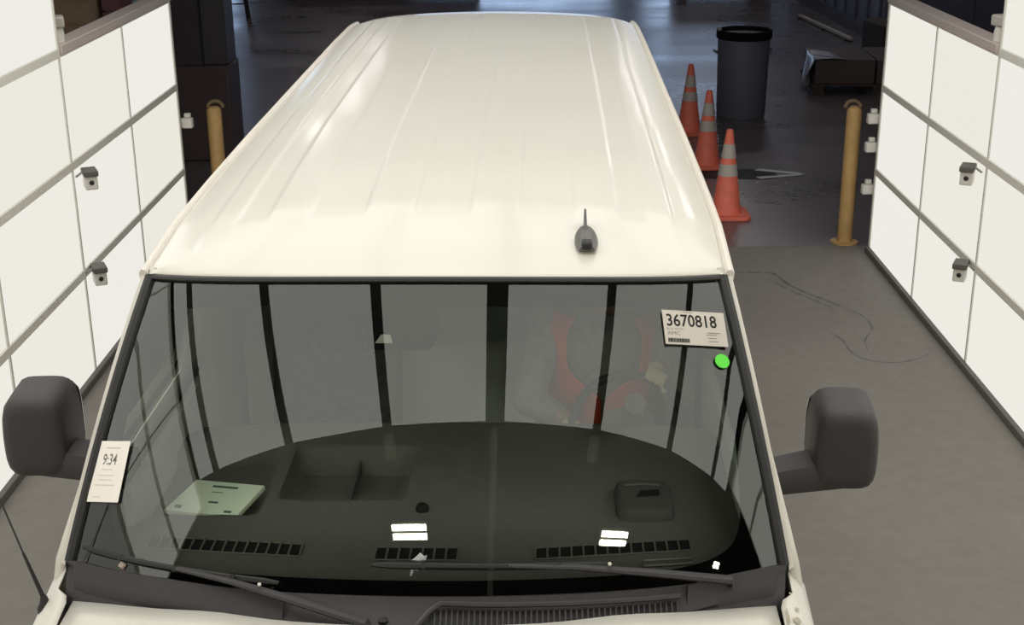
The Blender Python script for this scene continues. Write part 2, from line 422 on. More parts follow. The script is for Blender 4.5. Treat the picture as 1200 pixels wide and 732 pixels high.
# roof drip rails
for sg in (-1, 1):
    d = MB(); ring = []
    for y in [.07]+lin(.15, 4.72, 30):
        W_ = interp(y, WR); z = interp(y, ZE)
        ring.append([Vector((sg*(W_+a), y, z+b)) for a, b in ((-.012, -.012), (.006, .008), (.016, .010), (.024, .0), (.022, -.02), (-.01, -.03))])
    d.loft(ring); d.build('drip_rail', mat('drip_rail_paint', (.70, .655, .58), .4, coat=.2), van, smooth=35)
    # dark seal line beside the rail
    d = MB(); pts = [(sg*(interp(y, WR)-.017), y, interp(y, ZE)-.002) for y in lin(.1, 4.65, 24)]
    d.tube(pts, .005, 6).build('roof_seam', mat('seam_sealer', (.45, .41, .35), .6), van, smooth=True)

# --- sides with front door window opening
PROF = [(.38, .93), (.5, .965), (.8, 1.0), (1.05, 1.0), (1.2, 1.0), (1.3, .982), (1.36, .966), (1.5, .934), (1.7, .885), (1.9, .838), (2.04, .812)]
def px_(z): return interp(z, PROF)
def ftop(y): return interp(y, ZE)-.015
pill = lambda z: -.47+(.09+.47)*max(0, min(1, (z-1.36)/(1.955-1.36)))
rows = [.38, .5, .65, .8, 1.0, 1.2, 1.36, 1.41, 1.55, 1.7, 1.86, 1.92, 2.0]
cols_ = [0, .09, .30, .55, .80, 1.0, 1.06, 1.6, 2.2, 2.8, 3.4, 4.0, 4.4, 4.78]
for sg in (-1, 1):
    m = MB(); 
    def sp(c, z):
        a = pill(z); y = a+c if c <= .09 else c if c > 1.0 else a+.09+(c-.09)*((1.0-a-.09)/(1.0-.09))
        zz = z if z < 1.99 else ftop(y)
        if z == 1.92: zz = min(1.92, ftop(y)-.02)
        x = px_(zz)-.06*sstep(4.5, 4.78, y)
        return (sg*x, y, zz)
    def wheelcut(i, j):
        if 1 <= i < 4 and 7 <= j < 10: return True
        y = cols_[i]; return rows[j] < .65 and 2.75 <= y < 3.4
    m.grid(sp, cols_, rows, skip=wheelcut)
    o = m.build('body_side', [paint_side, trim_in], van, smooth=30)
    s_ = o.modifiers.new('solid', 'SOLIDIFY'); s_.thickness = .03; s_.offset = 1 if sg < 0 else 1; s_.offset = -1; s_.material_offset = 1
    # door glass
    g = MB(); g.grid(lambda c, z: (sp(c, z)[0]-sg*.018, sp(c, z)[1], sp(c, z)[2]), [.088, .3, .55, .802], [1.408, 1.55, 1.7, 1.862])
    g.build('door_window', M_SGLASS, van, smooth=True)
    MB().box((sg*.997-.012, .62, 1.16), (sg*.997+.012, .80, 1.20)).build('door_handle', plastic, van, bevel=.006)
    MB().box((sg*1.003-.008, -.4, .68), (sg*1.003+.008, 4.45, .76)).build('body_moulding', plastic, van, bevel=.004)
# rear end
rr = MB(); rr.grid(lambda t, z: (t*(px_(min(z, 1.99))-.06), 4.78+.02*(1-t*t), z if z < 1.99 else interp(4.7, ZC)-.05-.04*t*t), lin(-1, 1, 9), rows)
o = rr.build('rear_panel', [paint, trim_in], van, smooth=40)
for sg in (-1, 1):
    MB().box((sg*.42-.30, 4.795, 1.3), (sg*.42+.30, 4.815, 1.75)).build('rear_window', rubber, van, bevel=.01)
    MB().box((sg*.88-.05, 4.77, 1.0), (sg*.88+.05, 4.82, 1.45)).build('tail_lamp', mat('tail_red', (.4, .01, .01), .3), van, bevel=.01)
MB().box((-.95, 4.74, .45), (.95, 4.93, .6)).build('rear_bumper', chrome, van, bevel=.02)
MB().box((-.9, -1.3, .36), (.9, 4.76, .42)).build('underbody', rubber, van)
MB().box((-.9, -.2, .42), (.9, 4.76, .60)).build('cabin_floor', mat('cabin_carpet', (.25, .26, .24), .95), van)
MB().box((-.9, -.52, .42), (.9, -.44, 1.18)).build('firewall', rubber, van)

MB().prism([(-.93, .60), (.93, .60), (.93, 1.2), (.78, 1.97), (-.78, 1.97), (-.93, 1.2)], 0, .03, Matrix.Translation((0, 1.65, 0)) @ Matrix.Rotation(R(90), 4, 'X')).build('added_bulkhead', mat('added_bulkhead_grey', (.62, .68, .63), .8), van)  # pale partition added to lift the interior seen through the windshield
# --- hood, fenders, front
def hood_back(x): t = abs(x)/.95; return -.752+.20*t*t
HZ = [(-1.62, 1.03), (-1.5, 1.11), (-1.2, 1.235), (-.86, 1.335), (-.5, 1.352)]
def hoodp(u, t):
    x = u*.893; y = hood_back(x)*(1-t)+(-1.56+.10*u*u)*t
    z = interp(y, HZ)-.035*u*u-.02*abs(u)**6+.02*math.exp(-((abs(x)-.5)/.12)**2)*.5
    return (x, y, z)
hm = MB(); hm.grid(hoodp, lin(-1, 1, 31), lin(0, 1, 16)); o = hm.build('hood', [paint, rubber], van, smooth=50)
s_ = o.modifiers.new('solid', 'SOLIDIFY'); s_.thickness = .006; s_.offset = 0
fend = {}
for sg in (-1, 1):
    m = MB()
    secs = []
    for y in [-.455, -.49, -.52, -.55, -.575, -.60, -.65, -.70, -.75, -.82, -.9, -1.05, -1.2, -1.35, -1.48, -1.56]:
        # inner top edge meets hood, outer falls to body side
        xi = .902+.036*sstep(-.585, -.55, y); zi = interp(y, HZ)-.058
        if y > -.66: zi = interp(y, [(-.66, interp(-.66, HZ)-.05), (-.455, 1.335)])
        tp = sstep(-1.3, -1.6, y)
        secs.append([(sg*xi, y, zi), (sg*max(xi+.004, .925-.02*tp), y, zi-.003), (sg*(.955-.03*tp), y, zi-.015), (sg*(.985-.05*tp), y, zi-.05), (sg*(1.0-.07*tp), y, zi-.15), (sg*(1.0-.08*tp), y, zi-.32), (sg*(1.0-.09*tp), y, max(.72, zi-.5)), (sg*(.985-.09*tp), y, .72 if -1.42 < y < -.5 else .5)])
    m.loft(secs, cap=False, closed=False)
    o = m.build('fender', [paint if sg < 0 else paint, rubber], van, smooth=50); fend[sg] = o
    s_ = o.modifiers.new('solid', 'SOLIDIFY'); s_.thickness = .004; s_.offset = 0
MB().box((-.9, -1.66, .62), (.9, -1.52, 1.0)).build('front_fascia', plastic, van, bevel=.03)
gm = MB()
for k in range(4): gm.box((-.52, -1.70, .70+k*.075), (.52, -1.66, .73+k*.075))
gm.build('grille', chrome, van, bevel=.006)
for sg in (-1, 1): MB().box((sg*.72-.17, -1.69, .72), (sg*.72+.17, -1.62, .98)).build('headlight', mat('headlight_glass', (.6, .6, .6), .1), van, bevel=.03)
MB().box((-.98, -1.78, .42), (.98, -1.6, .62)).build('front_bumper', chrome, van, bevel=.04, seg=3)
for sg in (-1, 1):
    for y in (-.93, 3.08):
        t = MB(); t.lathe([(.20, -.11), (.30, -.115), (.355, -.09), (.37, -.03), (.37, .03), (.355, .09), (.30, .115), (.20, .11)], n=28)
        t.v = [(sg*.86+q[2], y+q[0], .37+q[1]) for q in t.v]
        wt = t.build('wheel', rubber, van, smooth=40)
        h = MB().lathe([(.02, .07), (.12, .075), (.19, .10), (.205, .09), (.205, -.05), (.02, -.05)], n=24)
        h.v = [(sg*(.86+q[2]), y+q[0], .37+q[1]) for q in h.v]
        h.build('rim', mat('steel_rim', (.35, .35, .35), .4, metal=.8), wt, smooth=40)

# dried residue left on the driver-side fender edge
rs = mat('residue', (.40, .37, .29), .8, noise=.15, nscale=30)
def fend_pt(y, s):
    zi = interp(y, [(-.66, interp(-.66, HZ)-.05), (-.455, 1.335)]) if y > -.66 else interp(y, HZ)-.058
    x = .904+s*.051; z = zi-.003*min(1, s*2.3)-(0 if s < .43 else (s-.43)/.57*.012)
    return Vector((x, y, z+.006))
def blot(cy, cs, ry, rs_, seed):
    rnd = random.Random(seed); P = []
    for k in range(18):
        a = 2*math.pi*k/18; q = rnd.uniform(.55, 1.15); P.append(fend_pt(cy+ry*q*math.sin(a), max(0.02, min(.98, cs+rs_*q*math.cos(a)))))
    c = sum(P, Vector())/len(P); m = MB(); m.add(P+[c], [(k, (k+1) % 18, 18) for k in range(18)]); return m
for i, a in enumerate([(-.645, .16, .045, .11), (-.70, .2, .06, .2), (-.645, .62, .014, .22), (-.60, .75, .008, .10), (-.74, .7, .03, .28), (-.55, .6, .006, .12)]):
    blot(*a, i+3).build('paint_residue', rs, van)

# --- windshield glass, frit, moulding
g = MB(); g.grid(lambda u, v: ws(u, v), lin(-1, 1, 49), lin(0, 1, 33))
wg = g.build('windshield', M_GLASS, van, smooth=True); wg['label'] = 'large curved windshield mirroring overhead light panels'
for p in wg.data.polygons: p.use_smooth = True
def rrect(th, a, b, n):
    c, s = math.cos(th), math.sin(th); k = (abs(c)**n+abs(s)**n)**(-1/n); return c*k, s*k
fm = MB(); N = 200; rings = []
for q in lin(0, 1, 6):
    ring = []
    for k in range(N):
        th = 2*math.pi*(k+.5)/N
        ox, oy = rrect(th, 1, 1, 40); ox = max(-1, min(1, ox)); oy = max(-1, min(1, oy))
        ix, iy = rrect(th, 1, 1, 9)
        iu = ix*(.935 if iy > 0 else .935-.035*min(1, -iy*1.2)); iv = .5+.5*iy
        iv = .045+(.905-.045)*iv
        u = iu+(ox-iu)*q; v = iv+((.5+.5*oy)-iv)*q
        ring.append(wso(u, v, -.006))
    rings.append(ring)
fm.loft(rings, cap=False)
fr_ = fm.build('frit_border', frit_m, wg, smooth=True)
# sensor block printed at the top with the camera housing behind
sb = MB(); rim = [(-.205, .93), (-.205, .80), (-.195, .765), (-.175, .752), (.00, .752), (.022, .77), (.028, .80), (.03, .90), (.034, .93)]
sb.add([wso(u, v, -.0055) for u, v in rim]+[wso(-.09, .85, -.0055)], [(k, (k+1) % len(rim), len(rim)) for k in range(len(rim))])
sb.build('sensor_patch', frit_m, wg)
rim = [(-.205, .93), (-.34, .93), (-.30, .88), (-.25, .845), (-.205, .83)]
MB().add([wso(u, v, -.0055) for u, v in rim], [tuple(range(len(rim)))]).build('sensor_patch', frit_m, wg)
MB().add([wso(u, v, -.0045) for u, v in ((-.172, .775), (-.115, .775), (-.125, .805), (-.155, .805))], [(0, 1, 2, 3)]).build('camera_lens_window', mat('lens_grey', (.30, .30, .28), .4), wg)
# black rubber moulding all round
def edge_pts(h):
    return [wso(u, 1, h) for u in lin(-1, 1, 41)], [wso(-1, v, h) for v in lin(0, 1, 21)], [wso(1, v, h) for v in lin(0, 1, 21)]
t_, l_, r_ = edge_pts(.0)
MB().tube(t_, .014, 8, flat=.6).build('windshield_moulding', rubber, wg, smooth=True)
MB().tube(l_, .016, 8).build('windshield_moulding', rubber, wg, smooth=True)
MB().tube(r_, .016, 8).build('windshield_moulding', rubber, wg, smooth=True)
# A pillars (painted)
for sg in (-1, 1):
    rg = []
    for v in lin(-.02, 1.02, 16):
        p = ws(sg*1, v); q = (sg*px_(p.z), pill(p.z)+.02, p.z)
        a = p+Vector((sg*.012, .004, .004)); b = Vector((sg*max(px_(p.z)-.004, abs(p.x)+.028), p.y+.05, p.z+.002)); c_ = Vector((sg*(px_(p.z)+.002), p.y+.09, p.z-.01))
        rg.append([a, a+Vector((sg*.012, .006, .008)), b, c_, c_+Vector((-sg*.04, .0, -.02)), a+Vector((0, .03, -.03))])
    MB().loft(rg).build('pillar', paint, van, smooth=45)

# --- cowl
def ws_b(u, h=0): return ws(u, 0)
cm = MB(); us = lin(-1, 1, 61); R_ = []
for u in us:
    p = ws(u, 0.0); hb = hood_back(u*.93); a = abs(u); dep = p.y-hb
    lift = .028*sstep(.45, .9, a)
    R_.append([Vector((p.x*1.002, p.y+.02, p.z-.035)), Vector((p.x*1.002, p.y-.004, p.z+.004)), Vector((p.x*1.004, p.y-.012, p.z+.006+lift*.2)),
               Vector((p.x, p.y-.35*dep, p.z-.012-.012*(1-a)+lift*.15)), Vector((p.x*.995, p.y-.75*dep, p.z-.032+lift*.1)), Vector((p.x*.99, p.y-1.0*dep, p.z-.052)), Vector((p.x*.985, p.y-1.08*dep-.02, p.z-.085))])
cm.loft(R_, cap=False, closed=False)
cw = cm.build('cowl', cowl_m, van, smooth=50)
# ribbed intake grille on the cowl (driver half)
def cowl_pt(u, d, h=0):
    p = ws(u, 0); dep = p.y-hood_back(u*.93); a = abs(u)
    zs = interp(d, [(0, .004), (.35, -.012-.012*(1-a)), (.75, -.032), (1, -.052)])
    return Vector((p.x, p.y-d*dep, p.z+zs+h))
gt = lambda u: .30+.36*max(0, (u-.05))*1.1
pl_ = [cowl_pt(u, gt(u), .022) for u in lin(.06, .70, 24)]
bt_ = [cowl_pt(u, 1.0, .02) for u in lin(.70, -.01, 24)]
MB().tube([cowl_pt(-.015, .98, .015)]+[cowl_pt(.03, .5, .02)]+pl_, .007, 6).build('intake_rim', mat('rim_grey', (.05, .045, .048), .5), cw, smooth=True)
gb = MB(); gb.grid(lambda u, t: cowl_pt(u, gt(u)+(1-gt(u))*t, .004), lin(.03, .69, 24), [0, .5, 1]); gb.build('intake_mesh_back', vent_m, cw)
slat = mat('slat_grey', (.036, .032, .035), .5)
for k in range(44):
    u = .045+k*.0150
    a = cowl_pt(u, gt(u)+.03, .008); b = cowl_pt(u, .99, .008)
    MB().tube([a, b], .0035, 5).build('intake_slat', slat, cw)
MB().lathe([(.012, 0), (.012, .008), (.006, .012)], cowl_pt(-.09, .62, -.002), 12).build('cowl_plug', rubber, cw)
for sg in (-1, 1):   # thick raised end lips
    rg = []
    for u in lin(.36 if sg < 0 else .72, 1.0, 20):
        p = ws(sg*u, 0); t = sstep(.36 if sg < 0 else .72, .75 if sg < 0 else .85, u); dep = p.y-hood_back(u*.93)
        f_ = Vector((p.x*1.003, p.y-.006, p.z)); b_ = Vector((p.x*.998, p.y-.9*dep, p.z-.03))
        e = sstep(.955, 1.0, u)*.03
        rg.append([f_+Vector((0,.0,-.01)), f_+Vector((0, -.002, .006+.012*t-e*.3)), f_+Vector((0, -.016, .012+.014*t-e*.4)), b_+Vector((0, .02+e, .004+.020*t-e)), b_+Vector((0, .004+e, -.006+.012*t-e)), b_+Vector((0, .008, -.05))])
    MB().loft(rg).build('cowl_end_lip', cowl_m, cw, smooth=50)

# --- wipers
def wiper(b0, b1, piv, joint, bend):
    wp = MB(); 
    P = [wso(b0[0]+(b1[0]-b0[0])*t, b0[1]+(b1[1]-b0[1])*t, .016) for t in lin(0, 1, 15)]
    wp.tube(P, [.005]+[.0085]*13+[.005], 6); w_ = wp.build('wiper', rubber, van, smooth=True)
    Q = [wso(b0[0]+(b1[0]-b0[0])*t, b0[1]+(b1[1]-b0[1])*t, .030) for t in lin(.22, .78, 9)]
    MB().tube(Q, .007, 6).build('blade_bridge', rubber, w_, smooth=True)
    for t in (.22, .5, .78):
        MB().tube([wso(b0[0]+(b1[0]-b0[0])*t, b0[1]+(b1[1]-b0[1])*t, h) for h in (.014, .034)], .009, 6).build('blade_claw', rubber, w_)
    j = wso(*joint, .035); pv = piv
    mid = [j, j*.7+pv*.3+Vector((0, 0, .012)), j*.35+pv*.65+Vector((0, 0, .014)), pv+Vector((0, 0, .012)), pv]
    MB().tube(mid, [.008, .011, .015, .017, .02], 8, flat=.6).build('wiper_arm', cowl_m, w_, smooth=True)
    MB().ball(j*.55+pv*.45+Vector((0, 0, .029)), .005, 8, 6).build('rivet', mat('rivet_steel', (.7, .68, .62), .3), w_, smooth=True)
WP_ = [((-.955, .10), (-.38, .035), (-.12, .95), (-.68, .071)), ((-.13, .085), (.52, .075), (.80, .62), (.24, .08))]
wiper((-.955, .055), (-.38, .025), cowl_pt(-.13, .92, .02), (-.66, .040), 0)
wiper((-.13, .085), (.52, .075), cowl_pt(.84, .55, .03), (.24, .08), 0)

# --- mirrors
def mirror(sg):
    c = Vector((sg*1.185, .075, 1.445 if sg > 0 else 1.475)); rz = Matrix.Rotation(-sg*R(3), 3, 'Z')
    W2, H2 = .098, .132; m = MB(); rg = []
    for dy, sc, sh in ((-.080, .62, .004), (-.077, .80, .003), (-.066, .90, .001), (-.045, .95, 0), (.0, .975, 0), (.10, 1.0, 0), (.107, .93, 0)):
        ring = []
        for k in range(36):
            x, z = rrect(2*math.pi*k/36, 1, 1, 4.5)
            x *= 1-.07*max(0, z)
            ring.append(c+rz @ Vector((x*W2*sc, dy+.012*z*0, z*H2*sc+sh-.018*sg*x*sg*0)))
        rg.append(ring)
    m.loft(rg); h = m.build('mirror', plastic_grey, van, smooth=50); h['label'] = 'black plastic door mirror with square housing'
    gl = MB().prism([(rrect(2*math.pi*k/28, 1, 1, 5)[0]*.092, rrect(2*math.pi*k/28, 1, 1, 5)[1]*.12) for k in range(28)], 0, .004, Matrix.Translation(c+Vector((0, .109, 0))) @ rz.to_4x4() @ Matrix.Rotation(R(90), 4, 'X'))
    gl.build('mirror_glass', chrome, h)
    # arm
    a = Vector((sg*.925, .04, c.z-.105)); b = c+Vector((sg*.0, .01, -.080))
    ar = MB(); rg = []
    for t in lin(0, 1, 7):
        p = a.lerp(b, t); hh = .040+.012*t; dd = .055+.015*t
        rg.append([p+Vector((0, yy*dd, zz*hh)) for yy, zz in [rrect(2*math.pi*k/16, 1, 1, 5) for k in range(16)]])
    ar.loft(rg); ar.build('mirror_arm', plastic_grey, h, smooth=50)
    bp = MB(); rg = []
    for t in lin(0, 1, 3):
        p = a+Vector((-sg*.02, 0, 0))+Vector((sg*.055, 0, .004))*t
        rg.append([p+Vector((0, yy*.062, zz*.05)) for yy, zz in [rrect(2*math.pi*k/16, 1, 1, 4) for k in range(16)]])
    bp.loft(rg); bp.build('mirror_base', plastic, h, smooth=50)
mirror(-1); mirror(1)

# --- shark fin antenna on the roof
fc = Vector((.428, .20, 0)); fc.z = roof_z(fc.x, fc.y)-.004
sf = MB(); rg = []
for t in lin(0, 1, 14):
    y = -.10+.21*t; wd = .034*math.sin(math.pi*min(1, .16+.84*t*.93))**.6; ht = .006+.028*math.sin(math.pi*min(1, t*.8+.12))**.8
    rg.append([fc+Vector((wd*math.cos(a), y, max(0, ht*math.sin(a)))) for a in lin(0, math.pi, 11)])
sf.loft(rg, cap=True, closed=True); fin = sf.build('fin_antenna', mat('fin_grey', (.10, .10, .09), .45), van, smooth=50)
bl = MB(); rg = []
for t in lin(0, 1, 10):
    y = -.07+.185*t; zt = .022+.042*t**1.25; wd = .0055
    rg.append([fc+Vector((-wd, y, .005)), fc+Vector((-wd*.6, y, zt)), fc+Vector((wd*.6, y, zt)), fc+Vector((wd, y, .005))])
bl.loft(rg).build('fin_blade', mat('fin_blade_grey', (.05, .05, .045), .45), fin, smooth=50)
nm = MB(); nm.box((-.016, -.103, .001), (.016, -.06, .026)); nm.v = [tuple(fc+Vector(q)) for q in nm.v]
nm.build('fin_nose', rubber, fin, bevel=.008)

# --- mast antenna on the passenger-side fender
ab = Vector((-.968, -.575, 1.272))
an = MB().lathe([(.020, -.02), (.020, .006), (.013, .018), (.009, .035), (.006, .04)], ab, 14); ao = an.build('mast_antenna', rubber, van, smooth=40)
MB().tube([ab+Vector((0, 0, .03)), ab+Vector((-.045, .02, .15))], [.0065, .004], 8).build('mast_sleeve', rubber, ao, smooth=True)
MB().tube([ab+Vector((-.045, .02, .15)), ab+Vector((-.27, .12, .80))], .0024, 6).build('mast_rod', dark_metal, ao, smooth=True)

# --- dashboard
DZ = 1.275
def dash_rear(x): return .62-.05*(abs(x)/.9)**4
tray1 = (-.33, .06, .22, .46); tray2 = (-.80, -.02, -.38, .40)
def dash_z(x, y):
    z = DZ+.022*sstep(.1, -.55, y)+.008*sstep(.25, .45, y)
    yr = dash_rear(x); z -= .05*sstep(yr-.08, yr, y)**2
    z -= .03*sstep(.80, .90, abs(x))
    def rec(x0, x1, y0, y1, d, s):
        return d*sstep(x0, x0+s, x)*(1-sstep(x1-s, x1, x))*sstep(y0, y0+s, y)*(1-sstep(y1-s, y1, y))
    z -= rec(-.485, -.10, .03, .37, .085, .022)*(.5+.5*sstep(.03, .34, y))
    z -= rec(-.90, -.515, -.08, .38, .05, .03)
    return z
def dash_front(x): return ws(max(-1, min(1, x/.925)), .02).y+.055
dm = MB()
xs = sorted(set([round(q, 3) for q in lin(-.9, .9, 73)]+[-.485, -.476, -.469, -.10, -.109, -.117]))
dm.grid(lambda x, t: (x, dash_front(x)+(dash_rear(x)-dash_front(x))*t, dash_z(x, dash_front(x)+(dash_rear(x)-dash_front(x))*t)), xs, lin(0, 1, 70))
do = dm.build('dashboard', dash_m, van, smooth=60)
MB().grid(lambda x, t: (x, dash_rear(x)+.002-.10*t*t, DZ-.045-.35*t), lin(-.9, .9, 20), lin(0, 1, 6)).build('dash_face', dash_m, do, smooth=True)
# tray partition
MB().box((-.282, .05, 1.195), (-.276, .355, 1.240)).build('tray_divider', dash_d, do)
def dash_vent(x0, x1, y, n, slope=0, hw=.032):
    m = MB(); P = [(x0, y-hw), (x1, y-hw+slope), (x1, y+hw+slope), (x0, y+hw)]
    zz = dash_z((x0+x1)/2, y)+.002
    o = MB().add([(p[0], p[1], dash_z(*p)+.0025) for p in P], [(0, 1, 2, 3)]).build('dash_vent', vent_m, van)
    for k in range(n+1):
        t = k/n; x = x0+(x1-x0)*t; yy = y+slope*t; z = dash_z(x, yy)
        MB().box((x-.0025, yy-hw, z+.001), (x+.0025, yy+hw, z+.007)).build('vent_fin', dash_m, o)
    MB().tube([(p[0], p[1], dash_z(*p)+.003) for p in P+[P[0]]], .003, 5).build('vent_rim', dash_m, o)
dash_vent(-.785, -.355, -.262, 14, -.044, .036)
dash_vent(-.15, .075, -.322, 7, 0, .037)
dash_vent(.285, .71, -.318, 13, .060, .033)
# pod with slot on the driver side of the dash
pm = MB(); rg = []
pc = Vector((.60, -.005, dash_z(.60, -.005)))
for h, s_ in ((-.005, 1.0), (.022, .96), (.034, .86), (.036, .78)):
    rg.append([pc+Vector((x*.085*s_, y*.11*s_, h)) for x, y in [rrect(2*math.pi*k/32, 1, 1, 7) for k in range(32)]])
po = pm.loft(rg).build('dash_pod', dash_d, van, smooth=40)
MB().add([tuple(pc+Vector(q)) for q in ((-.025, -.02, .0375), (.045, -.008, .0375), (.045, .03, .0375), (-.01, .022, .0375))], [(0, 1, 2, 3)]).build('pod_slot', vent_m, po)
MB().tube([tuple(pc+Vector(q)) for q in ((-.055, .055, .036), (.0, .062, .038), (.05, .058, .036))], .004, 6).build('pod_ridge', dash_m, po)
MB().lathe([(.019, -.004), (.019, .012), (.013, .02), (.004, .022)], (-.046, -.045, dash_z(-.046, -.045)), 16).build('light_sensor', vent_m, van, smooth=40)
# identification plate at the glass base
vp = [(.575, -.39), (.705, -.372), (.705, -.342), (.575, -.36)]
MB().tube([(p[0], p[1], dash_z(*p)+.006) for p in vp+[vp[0]]], .003, 5).build('identification_plate', mat('plate_grey', (.20, .20, .19), .4), van)

# --- steering wheel
sc = Vector((.60, .72, 1.19)); tilt = Matrix.Rotation(R(-38), 3, 'X')
def wp_(a, r): return sc+tilt @ Vector((r*math.cos(a), 0, r*math.sin(a)))
n = 40; m = MB(); rings = []
for k in range(n+1):
    a = 2*math.pi*k/n; ctr = wp_(a, .195); rad = (ctr-sc).normalized(); nn = tilt @ Vector((0, 1, 0))
    rings.append([ctr+(rad*math.cos(b)+nn*math.sin(b))*.015 for b in [2*math.pi*j/10 for j in range(10)]])
m.loft(rings, cap=False); sw = m.build('steering_wheel', mat('wheel_vinyl', (.05, .052, .055), .5), van, smooth=True)
hb = MB(); hb.prism([(rrect(2*math.pi*k/24, 1, 1, 4)[0]*.085, rrect(2*math.pi*k/24, 1, 1, 4)[1]*.07) for k in range(24)], -.025, .025, Matrix.Translation(sc) @ tilt.to_4x4() @ Matrix.Rotation(R(90), 4, 'X'))
hb.build('wheel_hub', dash_m, sw, bevel=.01)
for a in (R(-15), R(195), R(-90)): MB().tube([wp_(a, .06), wp_(a, .185)], .013, 8).build('wheel_spoke', dash_m, sw, smooth=True)
MB().tube([sc, sc+tilt @ Vector((0, -.35, 0))], .035, 10).build('steering_column', dash_m, sw, smooth=True)

# --- seats
def seat(x):
    s_ = MB(); s_.box((x-.26, .72, .80), (x+.26, 1.26, .95)); o = s_.build('seat', seat_m, van, bevel=.05, seg=3)
    mm = Matrix.Translation((x, 1.27, .9)) @ Matrix.Rotation(R(-14), 4, 'X')
    MB().box((-.25, -.06, 0), (.25, .08, .66), mm).build('backrest', seat_m, o, bevel=.05, seg=3)
    MB().box((-.13, -.05, .70), (.13, .05, .88), mm).build('headrest', seat_m, o, bevel=.04, seg=3)
    MB().tube([mm @ Vector((-.06, 0, .6)), mm @ Vector((-.06, 0, .75))], .006, 6).build('headrest_post', chrome, o)
    MB().tube([mm @ Vector((.06, 0, .6)), mm @ Vector((.06, 0, .75))], .006, 6).build('headrest_post', chrome, o)
    MB().box((x-.22, .8, .60), (x+.22, 1.2, .80)).build('seat_base', rubber, o)
seat(-.50); seat(.52)
# interior trim panels of both front doors
MB().box((-.90, -.1, 1.0), (-.875, .95, 1.36)).build('door_trim', trim_in, van)
MB().box((.875, -.1, 1.0), (.90, .95, 1.36)).build('door_trim', trim_in, van)

# --- stickers on the windshield
def inv_frame(u, v):
    p = ws(u, v); n = wsn(u, v); e = 1e-3
    tx = (ws(u+e, v)-ws(u-e, v)).normalized(); ty = n.cross(tx).normalized()
    return p, tx, ty, n
def text_mesh(txt, size, sx=1.0, bold=0):
    cu = bpy.data.curves.new('lettering', 'FONT'); cu.body = txt; cu.size = size; cu.align_x = 'LEFT'; cu.offset = bold; cu.resolution_u = 3
    o = bpy.data.objects.new('lettering_tmp', cu); col.objects.link(o)
    dg = bpy.context.evaluated_depsgraph_get(); dg.update()
    me = bpy.data.meshes.new_from_object(o.evaluated_get(dg)); bpy.data.objects.remove(o); bpy.data.curves.remove(cu)
    for v in me.vertices: v.co.x *= sx
    return me
def place_on_glass(u, v, ang, me, name, material, parent, h, dx=0, dy=0, shear=0):
    """lay a flat mesh (xy) on the windshield around (u,v)"""
    p, tx, ty, n = inv_frame(u, v); c, s = math.cos(ang), math.sin(ang)
    ex = tx*c+ty*s; ey = -tx*s+ty*c
    for vv in me.vertices:
        a, b = vv.co.x+dx, vv.co.y+dy; a += shear*b
        vv.co = p+ex*a+ey*b+n*(h+vv.co.z)
    me.materials.clear(); me.materials.append(material)
    o = bpy.data.objects.new(name, me); col.objects.link(o); o.parent = parent; return o
def sheet(w_, h_, t=.0006): return MB().box((-w_/2, -h_/2, 0), (w_/2, h_/2, t)).mesh('sheet', paper_w)
def rect_mesh(rects, t=.0004): 
    m = MB()
    for x0, y0, x1, y1 in rects: m.box((x0, y0, 0), (x1, y1, t))
    return m.mesh('print', ink)
STK = dict(u=.862, v=.808, w=.178, h=.105, a=R(-7))
st = place_on_glass(STK['u'], STK['v'], STK['a'], sheet(STK['w'], STK['h']), 'lot_sticker', paper_w, van, .006)
st['label'] = 'white windshield sticker reading 3670818'
def on_st(me, m_, dx, dy, nm='lettering'): return place_on_glass(STK['u'], STK['v'], STK['a'], me, nm, m_, st, .0069, dx, dy)
on_st(text_mesh('3670818',   .052, .80, .0008), ink, -.081, .004)
on_st(text_mesh('AMC', .016, 1.1), ink_f, -.081, -.024)
on_st(text_mesh('BLUE TICKET', .008, 1.0), ink_f, -.081, -.008)
rnd = random.Random(3); xx = -.081; rc = []
while xx < -.022:
    wd_ = rnd.choice((.0012, .002, .003)); rc.append((xx, -.046, xx+wd_, -.034)); xx += wd_+rnd.choice((.0009, .0014))
on_st(rect_mesh(rc), ink, 0, 0, 'barcode')
for q in [(.035, -.014, .07, -.012), (.03, -.02, .06, -.0185), (.035, -.03, .058, -.0285), (.035, -.04, .062, -.0385), (-.03, .0475, .0, .0485)]: on_st(rect_mesh([q]), ink_f, 0, 0, 'small_print')
TK = dict(u=.862, v=.808, w=.178, h=.105, a=R(-7))
st = place_on_glass(STK['u'], STK['v'], STK['a'], sheet(STK['w'], STK['h']), 'lot_sticker', paper_w, van, .006)
st['label'] = 'white windshield sticker reading 3670818'
def on_st(me, m_, dx, dy, nm='lettering'): return place_on_glass(STK['u'], STK['v'], STK['a'], me, nm, m_, st, .0069, dx, dy)
on_st(text_mesh('3670818',   .052, .80, .0008), ink, -.081, .004)
on_st(text_mesh('AMC', .016, 1.1), ink_f, -.081, -.024)
on_st(text_mesh('BLUE TICKET', .008, 1.0), ink_f, -.081, -.008)
rnd = random.Random(3); xx = -.081; rc = []
while xx < -.022:
    wd_ = rnd.choice((.0012, .002, .003)); rc.append((xx, -.046, xx+wd_, -.034)); xx += wd_+rnd.choice((.0009, .0014))
on_st(rect_mesh(rc), ink, 0, 0, 'barcode')
on_st(rect_mesh([(.035, -.014, .07, -.012), (.03, -.02, .06, -.0185), (.035, -.03, .058, -.0285), (.035, -.04, .062, -.0385), (-.03, .0475, .0, .0485)]), ink_f, 0, 0, 'small_print')
TK = dict(u=-.94, v=.30, a=R(9)); TW, TH = .098, .165
